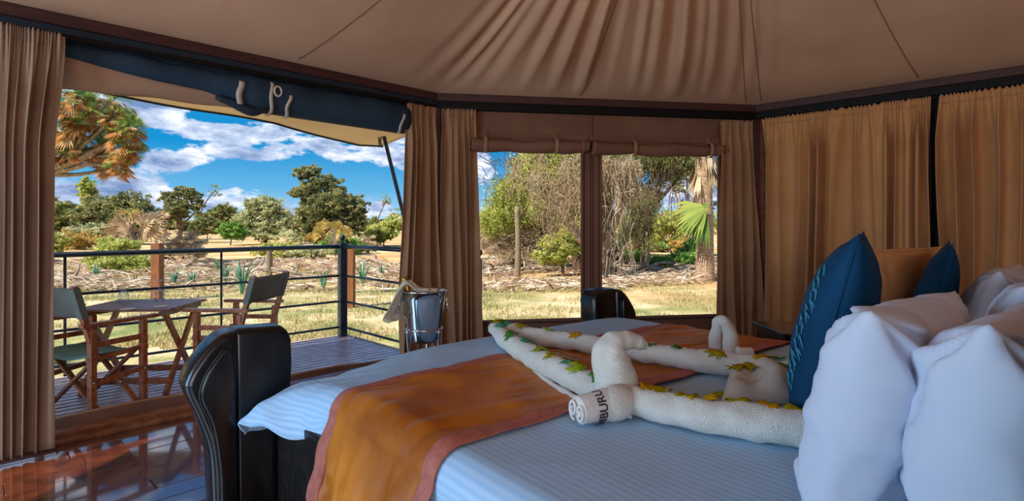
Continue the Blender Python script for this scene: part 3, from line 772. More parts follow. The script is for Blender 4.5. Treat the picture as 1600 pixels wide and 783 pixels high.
# ================================================================== BED
P0 = Vector((-.63,1.93,0)); U = Vector((.629,-.777,0)).normalized(); V = Vector((.777,.629,0)).normalized()
S0, S1, WT = -.50, 1.80, 2.03; TOPZ = .72; RR = .075
def Bp(s, t, z=0): q = P0+U*s+V*t; return Vector((q.x, q.y, z))
def surf(s, t, off=0, hangflare=.12):
    qs = min(max(s, S0+RR), S1-RR); qt = min(max(t, RR), WT-RR)
    ds, dt = s-qs, t-qt; d = math.hypot(ds, dt)
    sag = -.075*math.exp(-(((s-S0)/.38)**2+((t)/.42)**2))-.02*math.exp(-((s-S0)/.10)**2)
    z = TOPZ+sag+.006*fbm(s*2.2, t*2.2, 1)+off
    if d < 1e-6: return Bp(s, t, z)
    ns, nt_ = ds/d, dt/d; R = RR+off
    if d < RR*PI/2: a = d/RR; r = R*math.sin(a); z -= R*(1-math.cos(a))-off*0
    else: h = d-RR*PI/2; r = R+min(h,.15)*hangflare; z -= R+h
    return Bp(qs+ns*r, qt+nt_*r, z)
bed = empty('bed', Bp(.6,1.0,0)[:], math.atan2(U.y, U.x), 'large double bed with black leather frame and winged posts', 'bed')
BM = bed.matrix_basis.inverted()
BM = (Matrix.Translation(bed.location) @ Matrix.Rotation(bed.rotation_euler.z, 4, 'Z')).inverted()
def L2(s, t, z): return BM @ Bp(s, t, z)
# frame rails
def bbox_st(mb, s0, s1, t0, t1, z0, z1):
    vs = [L2(s,t,z) for z in (z0,z1) for (s,t) in ((s0,t0),(s1,t0),(s1,t1),(s0,t1))]
    return mb.add(vs, [(0,3,2,1),(4,5,6,7),(0,1,5,4),(1,2,6,5),(2,3,7,6),(3,0,4,7)])
for t0, t1 in ((-.035,.03),(2.0,2.065)):
    o = bbox_st(MB(), S0-.03, 1.86, t0, t1, .08, .545).build('side_rail', 'leather_worn', bed); mod_bevel(o, .015, 3)
o = bbox_st(MB(), S0-.11, S0-.03, .0, 2.03, .08, .52).build('footboard', 'leather', bed); mod_bevel(o, .02, 3)
o = bbox_st(MB(), S0+.03, 1.84, .04, 1.99, .10, .50).build('base', 'leather', bed)
o = bbox_st(MB(), 1.86, 1.97, -.10, 2.13, .0, 1.22).build('headboard', 'leather', bed); mod_bevel(o, .04, 4)
def smooth_closed(pts, k=5):
    n = len(pts); out = []
    for i in range(n):
        p0, p1, p2, p3 = [Vector((*pts[(i+j) % n], 0)) for j in (-1,0,1,2)]
        for q in range(k):
            f = q/k; v = .5*((2*p1)+(-p0+p2)*f+(2*p0-5*p1+4*p2-p3)*f*f+(-p0+3*p1-3*p2+p3)*f**3); out.append((v.x, v.y))
    return out
def foot_post(mirror):
    T = (lambda t: t) if not mirror else (lambda t: 2.03-t)
    p = empty('footboard_post'); p.parent = bed
    def prism(name, outl, s0, s1, bev, lean=0, m='leather'):
        vs, fs = outline_prism(outl, s0, s1, lambda q, a: L2(a-lean*(q[1])**2, T(q[0]), q[1]))
        o = MB().add(vs, fs).build(name, m, p, True); mod_bevel(o, bev, 4); return o
    inner = [(-.19,0),(.03,0),(.03,.50),(.045,.70),(.045,.80),(.03,.845),(.0,.862),(-.19,.868)]
    prism('inner_pad', inner, S0-.19, S0-.045, .026, .06)
    outer = [(-.17,.0),(-.27,.0),(-.275,.2),(-.285,.4),(-.325,.54),(-.365,.65),(-.36,.70),(-.325,.76),(-.275,.82),(-.22,.858),(-.17,.866)]
    outer = outer[:1]+[(p[0], p[1]) for p in smooth_closed(outer)[5:-10]]+outer[-1:]
    prism('outer_pad', outer, S0-.21, S0-.03, .028, .06)
    ctr = [(-.195,.03),(-.25,.05),(-.252,.3),(-.275,.5),(-.315,.62),(-.30,.70),(-.255,.77),(-.215,.80),(-.195,.70)]
    ctr = smooth_closed(ctr, 4)
    prism('raised_panel', ctr, S0-.05, S0-.005, .018, .06)
    pts = [L2(S0-.012-.06*z*z, T(t-.006), z) for t, z in ctr[4:28]]
    MB().tube(pts, .0022, 6).build('piping', 'piping', p, True)
foot_post(False); foot_post(True)
# small headboard wing
def wing(T, s0=1.80):
    outl = [(-.20,0),(-.05,0),(-.05,1.18),(-.12,1.23),(-.20,1.20)]
    vs, fs = outline_prism(outl, s0, 1.93, lambda q, a: L2(a, T(q[0]), q[1]))
    o = MB().add(vs, fs).build('headboard_wing', 'leather', bed, True); mod_bevel(o, .025, 4)
wing(lambda t: 2.03-t); wing(lambda t: t+.062, 1.825)
# mattress + sheet
o = bbox_st(MB(), S0+.12, 1.84, .06, 1.99, .545, .63).build('mattress', 'pillow'); o.matrix_basis = BM.inverted(); mod_bevel(o, .03, 3); tag(o, 'thick white mattress lying on the black bed frame, under the sheet', 'mattress')
HG = .17
def shf(u, v):
    s = S0-HG+u*(S1+.02-(S0-HG)); t = -HG+v*(WT+2*HG)
    p = surf(s, t, .0)
    out = max(0, -t, S0-s)
    if out > .05:
        k = (out-.05)/.12; p.z += .008*math.sin(s*37+t*31)*k; q = V*-1 if -t >= S0-s else U*-1
        under = (min(1, max(0,(s+.16)/.12))*min(1, max(0,(.86-s)/.12))) if t < .5 else 0
        p += q*(.012*math.sin(s*29+t*23+1)*k)*(1-under)
        p += V*(.025*k*under); p.z += .03*k*under
    if t < .10:
        g = math.exp(-((s+.46)/.20)**2) if s > -.46 else 1
        e = min(1, (.10-t)/.27); e = e*e*(3-2*e)
        p += V*(-.17*g*e)+U*(-.02*g*e); p.z += g*e*(.075)
    cw = math.exp(-(((s-S0)/.3)**2+(t/.3)**2)); p.z += .012*cw*math.sin((s-t)*34)*.5
    return p
sheet = link('bed_sheet', grid_mesh('bed_sheet', shf, 230, 210, uv=lambda u, v: (S0-HG+u*(S1-S0+HG), -HG+v*(WT+2*HG))), 'sheet', None, True)
mod_solid(sheet, .006, 1); tag(sheet, 'white satin striped sheet with blue sky cast in its colour, spread over the whole bed', 'bed sheet')
# runner
RW = .70
def runf(s0, s1, off):
    def f(u, v):
        s = s0+u*(s1-s0); t = -.62+v*(WT+.62+.32)
        p = surf(s, t, off, .12)
        wob = .012*math.sin(t*2.1+.6)  # slightly crooked laying
        p += U*wob
        h = max(0, -t-.05)
        fb = fbm(s*7+3+t*1.5, t*3.4, 7, 3)
        p.z += .016*abs(fbm(s*7-t*1.2, t*2.0+s*1.5, 2, 4))*max(0,1-h/.1)
        if h > 0:
            g = min(1, h/.25); p += V*(-1)*(min(1,h/.08)*.012+g*(.040*fb+.016*math.sin(s*23+t*5+3*fb)+.034)); p += U*(.02*g*math.sin(t*5))
            p += U*((s-.35)*-.10*g)
        if t > 1.98: p += V*.01
        return p
    return f
run = empty('bed_runner', Bp(.35,1.0,TOPZ)[:], 0, 'ochre satin bed runner with rose borders laid across the bed', 'bed runner')
RI = Matrix.Translation(run.location).inverted()
def rmesh(nm, s0, s1, off, nu, m):
    f = runf(s0, s1, off); o = link(nm, grid_mesh(nm, lambda u, v: RI @ f(u, v), nu, 260), m, run, True); mod_solid(o, .004, 1); return o
rmesh('satin_panel', .055, RW-.055, .010, 60, 'satin')
rmesh('border', 0, .062, .011, 8, 'border'); rmesh('border', RW-.062, RW, .011, 8, 'border')

# ---- pillows and cushions
def pillow(name, label, cat, s, t, zb, w_, h, T, m, lean=.2, yaw=0, roll=0, seed=1, corner=.06, wr=.012, group=None, flange=None, puff=.45, res=56):
    def side(sg):
        def f(u, v):
            x = 2*u-1; y = 2*v-1
            ex = 1-corner*(1-y*y)*1.0; ey = 1-corner*(1-x*x)*1.0
            # ease grid toward edges
            X = math.sin(x*PI/2)*.25+x*.75; Y = math.sin(y*PI/2)*.25+y*.75
            th = (max(0,(1-X**2))*max(0,(1-Y**2)))**puff
            px = X*w_/2*ex; py = Y*h/2*ey
            edge = (abs(X)**3+abs(Y)**3)
            n1 = fbm(px*5+seed, py*5, seed*1.7, 3); n2 = fbm(px*13+seed, py*11, seed, 3)
            # tension creases radiating from corners
            cr = 0
            for cx_ in (-1,1):
                for cy_ in (-1,1):
                    dx, dy = X-cx_, Y-cy_; rr_ = math.hypot(dx, dy); a = math.atan2(dy*cy_, dx*cx_)
                    cr += math.exp(-(rr_/.6)**2)*math.sin(a*11+seed)*min(1, rr_*3)
            d = T/2*th + (wr*n1+wr*.45*n2+wr*.55*cr)*min(1, th*3)
            return Vector((px, py, sg*max(0, d)))
        return f
    r = 56
    mbv = []; fs = []
    A = side(1); B = side(-1); n = res
    vs = []; idx = {}
    def vid(i, j, sg):
        key = (i, j, 0 if (i in (0,n) or j in (0,n)) else sg)
        if key not in idx:
            idx[key] = len(vs); vs.append((A if sg > 0 else B)(i/n, j/n))
        return idx[key]
    for sg in (1,-1):
        for j in range(n):
            for i in range(n):
                q = [vid(i,j,sg), vid(i+1,j,sg), vid(i+1,j+1,sg), vid(i,j+1,sg)]
                fs.append(tuple(q if sg > 0 else q[::-1]))
    me = bpy.data.meshes.new(name); me.from_pydata([tuple(v) for v in vs], [], fs); me.update()
    o = link(name, me, m, None, True)
    # local x -> along V, y -> up, z -> toward the foot (-U)
    base = Matrix((( V.x, 0, -U.x), (V.y, 0, -U.y), (0, 1, 0))).to_4x4()
    Rm = Matrix.Rotation(yaw, 4, 'Y') @ Matrix.Rotation(-lean, 4, 'X') @ Matrix.Rotation(roll, 4, 'Z')
    c = Bp(s, t, zb)
    o.matrix_basis = Matrix.Translation(c) @ base @ Rm @ Matrix.Translation((0, h/2, 0))
    tag(o, label, cat, group)
    if flange:
        pts = [A(i/n, 0) for i in range(n)]+[A(1, j/n) for j in range(n)]+[A(1-i/n, 1) for i in range(n)]+[A(0, 1-j/n) for j in range(n)]+[A(0,0)]
        MB().tube(pts, flange, 6, cap=False).build('piped_edge', m, o, True)
    return o
pw1 = pillow('pillow', 'plump white pillow standing on edge, leftmost and in front of the blue cushion', 'pillow', 1.445, .63, TOPZ-.02, .50, .46, .25, 'pillow', lean=.22, yaw=.03, seed=3, corner=.05, wr=.030, group='white pillows at the bed head')
pw2 = pillow('pillow', 'plump white pillow at bottom right, nearest the headboard', 'pillow', 1.655, .60, TOPZ-.02, .52, .455, .25, 'pillow', lean=.10, yaw=-.02, seed=8, corner=.05, wr=.030, group='white pillows at the bed head')
pw3 = pillow('pillow', 'white pillow behind the others with one pointed corner up, below the ochre curtains', 'pillow', 1.42, 1.74, TOPZ-.02, .50, .47, .20, 'pillow', lean=.20, yaw=-.05, seed=12, corner=.06, wr=.022, group='white pillows at the bed head')
pw4 = pillow('pillow', 'crumpled white pillow top at right edge, behind the bottom right pillow', 'pillow', 1.60, 1.17, TOPZ-.02, .50, .47, .22, 'pillow', lean=.12, yaw=-.03, seed=17, corner=.05, wr=.026, group='white pillows at the bed head')
cb1 = pillow('cushion', 'tall dark teal velvet cushion with leaf embroidery, standing before the white pillows', 'cushion', 1.17, 1.00, TOPZ-.01, .50, .585, .19, 'teal', lean=.24, yaw=-.30, seed=21, corner=.10, wr=.006, group='teal cushions on the bed', flange=.003)
cb2 = pillow('cushion', 'dark teal cushion showing only its pointed top in front of the tan cushion', 'cushion', 1.24, 1.70, TOPZ-.01, .42, .54, .13, 'teal', lean=.22, yaw=-.24, seed=23, corner=.10, wr=.006, group='teal cushions on the bed', flange=.003)
ct = pillow('cushion', 'wide tan cushion with piped edge in front of the right-wall curtains', 'cushion', 1.14, 1.86, TOPZ-.01, .66, .50, .11, 'tan', lean=.12, yaw=.14, seed=31, corner=.02, wr=.008, flange=.007)
# leaf embroidery on the front of the first teal cushion
def embroid(o):
    random.seed(5); b = MB(); me = o.data
    import bisect
    vsf = [v.co for v in me.vertices if v.co.z > 0]
    def hit(x, y):
        best = min(vsf, key=lambda c: (c.x-x)**2+(c.y-y)**2); return best.z+.003
    for i in range(20):
        y = -.16+i*.017
        for k in range(2):
            x0 = -.19+.03*k+.012*math.sin(i*.8); dx = .035; dy = .035 if (i+k) % 2 else .012
            pts = [(x0, y, hit(x0, y)), (x0+dx*.5, y+dy*.7, hit(x0+dx*.5, y+dy*.7)), (x0+dx, y+dy, hit(x0+dx, y+dy))]
            b.tube(pts, [.001,.0028,.0006], 6)
    e = b.build('leaf_embroidery', 'embroid', o, True); return e
embroid(cb1)

# ================================================================== TOWELS
def terry_tube(name, path, rads, m='towel', parent=None, seg=40, n=110, amp=.0010, squash=.92, lump=.004, seed=0, wrinkle=.0):
    P_ = smooth_path(path, n); R = [rads[0]]*(n+1)
    for i in range(n+1):
        f = i/n*(len(rads)-1); k = min(int(f), len(rads)-2); f -= k; f = f*f*(3-2*f); R[i] = rads[k]*(1-f)+rads[k+1]*f
    mb = MB().tube(P_, R, seg, True, squash)
    vs = mb.v; c = 0
    for i in range(n+1):
        for k in range(seg):
            v = Vector(vs[i*seg+k]); nrm = (v-P_[i]); 
            if nrm.length > 1e-6: nrm.normalize()
            q = v*14+Vector((seed,0,0))
            d = lump*fbm(q.x, q.y, q.z, 2)+amp*noise.noise(v*160)+wrinkle*math.sin(i*.9+3*math.sin(k*2*PI/seg+seed))
            v += nrm*d; vs[i*seg+k] = tuple(v)
    return mb.build(name, m, parent, True)
TZC = TOPZ+.012
def tp(px, py, dz=.045): return pz(px, py, TZC+dz)
near_pts = [tp(772,513,.05), tp(796,534), tp(845,564), tp(895,590), tp(945,611), tp(1000,628), tp(1060,641), tp(1130,653), tp(1215,665), tp(1262,672)]
far_pts = [tp(774,511,.05), tp(800,518), tp(845,527), tp(920,538), tp(1020,552), tp(1085,562), tp(1160,570), tp(1235,580)]
for lst in (near_pts, far_pts):
    pass
t1 = terry_tube('rolled_towel', near_pts, [.030,.046,.048,.046,.045,.046,.048,.050,.052,.050], seed=1, lump=.007, wrinkle=.0008)
tag(t1, 'long cream towel roll running diagonally along the near side of the heart shape', 'towel', 'long towel rolls on the bed')
flap_pts = [tuple(Vector(p)+Vector((0,0,-.034))-V*.038) for p in smooth_path(near_pts[2:6], 30)]
terry_tube('folded_edge', [near_pts[2]-V*.035+Vector((0,0,-.035)), near_pts[3]-V*.045+Vector((0,0,-.037)), near_pts[4]-V*.045+Vector((0,0,-.037)), near_pts[5]-V*.04+Vector((0,0,-.037))], [.006,.012,.012,.006], parent=t1, seg=14, n=50, squash=.8)
t2 = terry_tube('rolled_towel', far_pts, [.026,.040,.042,.041,.043,.044,.044,.042], seed=6, lump=.008, wrinkle=.0012)
tag(t2, 'long cream towel roll along the far side, under the small towel swan', 'towel', 'long towel rolls on the bed')
# folded end fan between the rolls, near the blue cushion
def fanf(u, v):
    # loosely folded, rounded lump of towel
    base = pz(1130+u*120, 637-6*u, TZC-.006).lerp(pz(1146+u*100, 590-2*u, TZC-.006), v)
    e = (max(0, 1-(2*v-1)**2)**.7)*(max(0, 1-(2*u-1)**4)**.6)
    h = e*(.066+.020*math.sin(u*10+v*3.2)+.014*math.sin(u*5-v*8)+.012*math.sin(v*9+u*3))
    return base+Vector((0,0,max(0,h)))
fan = link('folded_towel', grid_mesh('folded_towel', fanf, 50, 30), 'towel', None, True); mod_solid(fan, .012, 1); tag(fan, 'folded cream towel fan with a yellow leaf on it, beside the teal cushion', 'towel')
# near towel swan
K = lambda px, py, Z: Vector((at(px, Z), Z, CZ-(py-HZ)/F*Z))
ZS = 1.72
sw = empty('towel_swan', pz(955,640,TZC)[:], 0, 'large white towel folded into a swan neck with printed band, front of the bed', 'towel', 'towel swans on the bed')
SI = Matrix.Translation(sw.location).inverted()
neck = [K(958,628,ZS-.02), K(962,600,ZS), K(956,572,ZS+.01), K(955,552,ZS+.02), K(962,537,ZS+.03), K(977,532,ZS+.035), K(996,535,ZS+.04), K(1010,540,ZS+.045)]
terry_tube('neck', [SI @ p for p in neck], [.066,.068,.062,.056,.046,.034,.022,.010], parent=sw, seed=3, lump=.006, seg=48)
roll_a = Vector(pz(904,641,TZC+.04)); roll_b = Vector(pz(962,629,TZC+.045)); 
roll_c = Vector(pz(985,612,TZC+.045))
rdir = (roll_b-roll_a).normalized()
terry_tube('body_roll', [SI @ (roll_b-rdir*.035), SI @ roll_b, SI @ roll_c], [.049,.056,.035], parent=sw, seed=4)
terry_tube('printed_band', [SI @ roll_a, SI @ (roll_a+rdir*.03), SI @ (roll_b-rdir*.03)], [.043,.044,.051], m='towelband', parent=sw, seed=5, amp=.0006, lump=.002)
# spiral ends of the roll
rx = rdir; ru = Vector((0,0,1)); rs = rx.cross(ru).normalized()
for c_off, r_, turns, sg in ((-.018,.022,1.6,1),(.019,.020,1.6,-1)):
    pts = []
    for i in range(40):
        f = i/39; a = f*turns*2*PI*sg+1.2; rr_ = r_*(.15+.85*f)
        p = roll_a-rx*(.010-.004*f)+rs*(c_off+rr_*math.cos(a))+ru*(.0+rr_*math.sin(a)*1.35); pts.append(SI @ p)
    MB().tube(pts, .0042, 8).build('roll_swirl', 'towelband', sw, True)
# printed letters on the band
def band_text():
    cu = bpy.data.curves.new('lettering', 'FONT'); cu.body = 'SAMBURU'; cu.size = .037; cu.extrude = 0; cu.offset = .0008
    to = bpy.data.objects.new('tmp', cu); COL.objects.link(to)
    dg = bpy.context.evaluated_depsgraph_get(); me = bpy.data.meshes.new_from_object(to.evaluated_get(dg)); bpy.data.objects.remove(to)
    bm = bmesh.new(); bm.from_mesh(me); bmesh.ops.triangulate(bm, faces=bm.faces)
    bmesh.ops.subdivide_edges(bm, edges=bm.edges, cuts=2); 
    xs = [v.co.x for v in bm.verts]; xm = max(xs); 
    Lr = (roll_b-roll_a).length
    for v in bm.verts:
        x, y = v.co.x, v.co.y
        # the word wraps around the roll; letter tops point toward the open end
        ang = math.radians(82)-(xm-x)/.052
        along = .052-(y)/1.0*1.0+.012
        r_ = .0462+.009*(along/Lr)+.0035
        p = roll_a+rx*along+(rs*math.cos(ang)+ru*math.sin(ang)*.93)*r_
        v.co = SI @ p
    bm.to_mesh(me); bm.free(); return link('lettering', me, 'print', sw)
band_text()
# far towel swan
ZF = 2.50
sf = empty('towel_swan', pz(1131,551,TZC)[:], 0, 'small cream towel folded into an arched swan neck, behind on the far side', 'towel', 'towel swans on the bed')
SJ = Matrix.Translation(sf.location).inverted()
pf = [K(1121,556,ZF+.02), K(1117,530,ZF+.02), K(1121,512,ZF), K(1121,502,ZF-.005), K(1132,503,ZF-.02), K(1140,518,ZF-.02), K(1142,535,ZF-.03), K(1141,556,ZF-.04)]
terry_tube('neck', [SJ @ p for p in pf], [.036,.030,.024,.022,.026,.033,.036,.038], parent=sf, seed=9)
q1 = pz(1152,552,TZC+.025); q2 = pz(1174,553,TZC+.022)
terry_tube('body_roll', [SJ @ q1, SJ @ q2], [.030,.026], parent=sf, seed=10, n=20, m='towelband')

# ================================================================== LEAVES ON THE TOWELS
YL = leafmat('yellow_leaf', [(150,130,10),(196,170,24)], .2); GL = leafmat('fresh_leaf', [(50,110,40),(90,150,60)], .2); YG = leafmat('yellow_green_leaf', [(150,170,30),(176,190,50)], .2); TL = leafmat('bluegreen_leaf', [(60,140,104),(96,168,126)], .2); OL = leafmat('amber_leaf', [(190,130,16),(206,156,24)], .2)
LMAT = {'yellow': YL, 'green': GL, 'yellow-green': YG, 'blue-green': TL, 'amber': OL}
def lobed_leaf(size, seed, simple=False):
    random.seed(seed); outl = []
    if simple:
        for i in range(16):
            a = 2*PI*i/16; outl.append((math.cos(a)*.5, math.sin(a)*.17*(1-.4*math.cos(a))))
    else:
        tips = [(-2.3,.45),(-1.4,.75),(-.62,.85),(0,1.0),(.62,.85),(1.4,.75),(2.3,.45)]
        for i, (a, r) in enumerate(tips):
            r *= random.uniform(.85,1.1)
            outl += [((r*.70)*math.cos(a-.16)*.55, (r*.70)*math.sin(a-.16)*.55), (r*math.cos(a)*.55, r*math.sin(a)*.55), ((r*.70)*math.cos(a+.16)*.55, (r*.70)*math.sin(a+.16)*.55)]
            if i < 6:
                am = (a+tips[i+1][0])/2; outl.append((.48*math.cos(am)*.6, .48*math.sin(am)*.6))
        outl.append((-.10,0))
    vs = [(0,0,0.0)]+[(x*size, y*size, 0) for x, y in outl]
    mids = [(x*size*.55, y*size*.55, 0) for x, y in outl]
    n = len(outl); vs += mids
    fs = []
    for i in range(n):
        j = (i+1) % n; fs.append((0, 1+n+i, 1+n+j)); fs.append((1+n+i, 1+i, 1+j, 1+n+j))
    return vs, fs
LEAFN = [0]
def put_leaf(pos, size, rz, tilt, colr, label, seed, across=None, rad=.047, simple=False):
    vs, fs = lobed_leaf(size, seed, simple)
    out = []
    R = Matrix.Rotation(rz, 3, 'Z')
    ax = across
    for v in vs:
        q = R @ Vector(v)
        if ax is not None:
            d = q.dot(ax); lat = q-ax*d; a = d/rad
            q = lat+ax*(rad*math.sin(a))+Vector((0,0,rad*(math.cos(a)-1)))
        q.z += .004*math.sin(v[0]*90+seed)+.004*math.cos(v[1]*110+seed*2)
        out.append(q)
    me = bpy.data.meshes.new('leaf'); me.from_pydata([tuple(v) for v in out], [], fs); me.update()
    a = me.attributes.new('tint', 'FLOAT', 'POINT'); a.data.foreach_set('value', [random.random() for _ in out])
    o = link('leaf', me, LMAT[colr], None, True); o.location = pos; mod_solid(o, .0012, 1)
    ax_ = MB().tube([out[0]+Vector((0,0,.0015)), out[len(out)//4]*.5+out[0]*.5+Vector((0,0,.002)), out[len(out)//4]+Vector((0,0,.001))], .0010, 5)
    tag(o, label, 'leaf', 'leaves laid on the towels'); return o
def roll_pts(path, f):
    P_ = smooth_path(path, 100); i = int(f*100); d = (P_[min(i+1,100)]-P_[max(i-1,0)]).normalized()
    ac = Vector((d.y, -d.x, 0)).normalized(); return P_[i], ac, d
nearL = [(.03,.075,'yellow','yellow leaf draped over the left tip of the heart'),(.07,.06,'blue-green','blue-green leaf on near roll just right of the yellow tip leaf'),
 (.13,.075,'green','green leaf on near roll, second patch from the tip'),(.17,.05,'blue-green','small blue-green leaf on near roll above the runner edge'),
 (.235,.09,'yellow-green','large yellow-green leaf on near roll above the ochre panel'),(.27,.055,'yellow','small yellow leaf on near roll below the large yellow-green one'),
 (.315,.05,'blue-green','thin blue-green leaf on the inner edge of near roll'),(.345,.05,'yellow-green','tiny lime leaf on inner edge of near roll'),
 (.375,.085,'yellow-green','bright lime leaf on near roll left of the big towel swan'),(.43,.07,'green','green leaf tucked against the left side of big towel swan'),
 (.57,.075,'amber','amber leaf on near roll just right of the big towel swan'),(.62,.065,'yellow','olive-yellow leaf on near roll, second right of the big swan'),
 (.69,.065,'yellow','yellow leaf on near roll, third right of the big swan'),(.74,.05,'amber','thin amber leaf on near roll, centre right'),
 (.81,.07,'yellow','yellow leaf on near roll under the folded fan'),(.87,.07,'amber','amber leaf on near roll below the right end of the fan'),(.93,.06,'yellow','yellow leaf on near roll closest to the teal cushion')]
for i, (f, sz, c, lb) in enumerate(nearL):
    p, ac, d = roll_pts(near_pts, f); ac2 = ac if ac.y < 0 else -ac
    off = -.016 if f > .5 else .004
    rd = .050; a = off/rd
    pos = p+ac2*(rd*math.sin(a))+Vector((0,0,rd*math.cos(a)*.95+.003))
    put_leaf(pos, sz*1.5, i*1.9, 0, c, lb, 100+i, ac, rad=.052)
farL = [(.05,.06,'green','green leaf on far roll right beside the heart tip'),(.13,.07,'blue-green','blue-green leaf lying along the start of far roll'),(.20,.06,'yellow','dark yellow leaf on far roll behind the near roll tip'),
 (.31,.06,'yellow-green','lime leaf on far roll in front of the left window'),(.40,.07,'amber','amber leaf on far roll left of the big swan head'),
 (.56,.065,'green','green leaf on far roll right of the big swan head'),(.67,.065,'green','green leaf on far roll, middle of the bed'),
 (.79,.08,'yellow','yellow leaf on far roll in front of the small towel swan'),(.90,.08,'amber','amber leaf on far roll near the teal cushion'),(.96,.05,'green','small green leaf at right end of far roll')]
for i, (f, sz, c, lb) in enumerate(farL):
    p, ac, d = roll_pts(far_pts, f); ac2 = ac if ac.y < 0 else -ac
    pos = p+ac2*.006+Vector((0,0,.043))
    put_leaf(pos, sz*1.5, i*2.3, 0, c, lb, 200+i, ac, rad=.046)
# leaves on the fan
for (u, v, sz, c, lb, rz, sm) in ((.16,.62,.11,'yellow','large yellow lobed leaf hanging on the left of the folded towel fan',2.6,False),(.30,.66,.10,'yellow','yellow lobed leaf at centre of the folded towel fan',-1.4,False),
    (.38,.95,.10,'green','dark green leaf on the back edge of the towel fan',.4,False),(.80,.55,.12,'green','long green leaf on the right of the towel fan',-.6,True),(.72,.85,.07,'yellow-green','lime leaf on the upper right of the towel fan',.2,True)):
    p = fanf(u, v)+Vector((0,0,.019)); put_leaf(p, sz, rz, 0, c, lb, 300+int(u*100), V, rad=.07, simple=sm)
p = pz(1120,617,TZC+.012); put_leaf(p, .07, .4, 0, 'yellow-green', 'yellow-green leaf lying flat on the sheet left of the fan', 333)
# loose dry stems between the rolls
b = MB(); random.seed(9)
for i in range(9):
    x0 = 815+random.uniform(0,25); x1 = 895+random.uniform(0,30); y0 = 546+random.uniform(0,9); y1 = 556+random.uniform(-2,10)
    a_ = pz(x0,y0,TZC+.014); c_ = pz(x1,y1,TZC+.014); m_ = (a_+c_)/2+Vector((random.uniform(-.02,.02),random.uniform(-.03,.03),.012))
    b.tube(smooth_path([a_,m_,c_],8), .0022, 5)
o = b.build('dry_stems', 'napkin', None, True); tag(o, 'wispy dry stems lying on the runner between the two towel rolls', 'stems', kind='stuff')

# ================================================================== ICE BUCKET, TABLE
ZB = 3.02; bx = at(663, ZB)
r = empty('ice_bucket', (bx, ZB, 0), 0, 'shiny steel ice bucket on a stand in front of the corner curtains', 'ice bucket')
prof = [(0,.665),(.082,.665),(.088,.675),(.090,.72),(.100,.80),(.112,.90),(.116,.935),(.124,.938),(.126,.943),(.120,.947),(.112,.94),(.108,.90),(.086,.69),(0,.685)]
MB().lathe(prof, seg=48).build('bucket', 'steel', r, True)
MB().tube([(.098*math.cos(a), .098*math.sin(a), .735) for a in [2*PI*i/36 for i in range(37)]], .005, 8).build('stand_ring', 'steel', r, True)
for sx in (-1, 1):
    MB().tube([(sx*(.128+.002), .020*math.cos(a)-.02, .865+.030*math.sin(a)) for a in [2*PI*i/20 for i in range(21)]], .0035, 6).build('ring_handle', 'steel', r, True)
    MB().box((sx*.118,-.02,.895), (.014,.02,.018)).build('handle_lug', 'steel', r)
for k in range(3):
    a = PI/2+k*2*PI/3; MB().tube(smooth_path([(.100*math.cos(a),.100*math.sin(a),.735),(.088*math.cos(a),.088*math.sin(a),.60),(.05*math.cos(a),.05*math.sin(a),.40),(.07*math.cos(a),.07*math.sin(a),.2),(.15*math.cos(a),.15*math.sin(a),.008)],20), .006, 8).build('stand_leg', 'steel', r, True)
bt = empty('bottle', (bx-.022, ZB-.02, .70), 0, 'foil-topped bottle leaning in the steel ice bucket under a napkin', 'bottle')
bt.rotation_euler = (0, -.26, 0)
MB().lathe([(0,0),(.036,.0),(.038,.01),(.038,.14),(.030,.18),(.016,.22),(.013,.26),(0,.26)], seg=24).build('glass_body', 'bottle', bt, True)
MB().lathe([(.015,.215),(.0165,.26),(.017,.29),(.014,.30),(.017,.315),(.014,.328),(0,.33)], seg=20).build('foil_top', 'gold', bt, True)
def napf(u, v):
    # napkin draped from the bottle neck over the rim, hanging outside left
    path = smooth_path([Vector((.03,-.03,.955)), Vector((-.03,-.03,.962)), Vector((-.085,-.02,1.002)), Vector((-.112,-.03,.972)), Vector((-.126,-.04,.925)), Vector((-.142,-.05,.87)), Vector((-.152,-.05,.825)), Vector((-.110,-.05,.812))], 40)
    p = path[int(u*40)].copy(); wd = .018+.055*u+.03*abs(u-.35)
    y = (v-.5)*2*wd; p.y += y*.9-.02*u; p.x += y*.55*u; p.z -= .30*abs(y)+.006*math.sin(v*13+u*4); p.x += .008*math.sin(v*9+u*6)
    return p
nk = link('napkin', grid_mesh('napkin', napf, 40, 14), 'napkin', None, True); nk.location = (bx, ZB, 0); mod_solid(nk, .006, 1); tag(nk, 'beige cloth napkin draped over the bottle and bucket rim', 'napkin')

# dark side table by the right wall, partly hidden by the teal cushion
r = empty('side_table', (1.98,3.62,0), .0, 'low black side table between the bed and the ochre curtains', 'table')
tw, td, th = .62, .46, .63
o = MB().box((0,0,th-.012), (tw,td,.024)).build('table_top', 'blacktable', r); mod_bevel(o, .004)
o = MB().box((0,0,th-.17), (tw-.06,td-.05,.28)).build('body', 'blacktable', r); mod_bevel(o, .004)
o = MB().box((0,-(td-.05)/2-.006,th-.12), (tw-.10,.012,.12)).build('drawer', 'blacktable', r); mod_bevel(o, .003)
MB().lathe([(0,0),(.012,0),(.014,.01),(0,.018)], (0,0,0), 12).build('knob', 'steel', o, True).matrix_basis = Matrix.Translation((0,-(td-.05)/2-.012,th-.12)) @ Matrix.Rotation(PI/2, 4, 'X')
for sx in (-1,1):
    for sy in (-1,1): MB().box((sx*(tw/2-.04), sy*(td/2-.04), (th-.3)/2), (.035,.035,th-.3)).build('leg', 'blacktable', r)

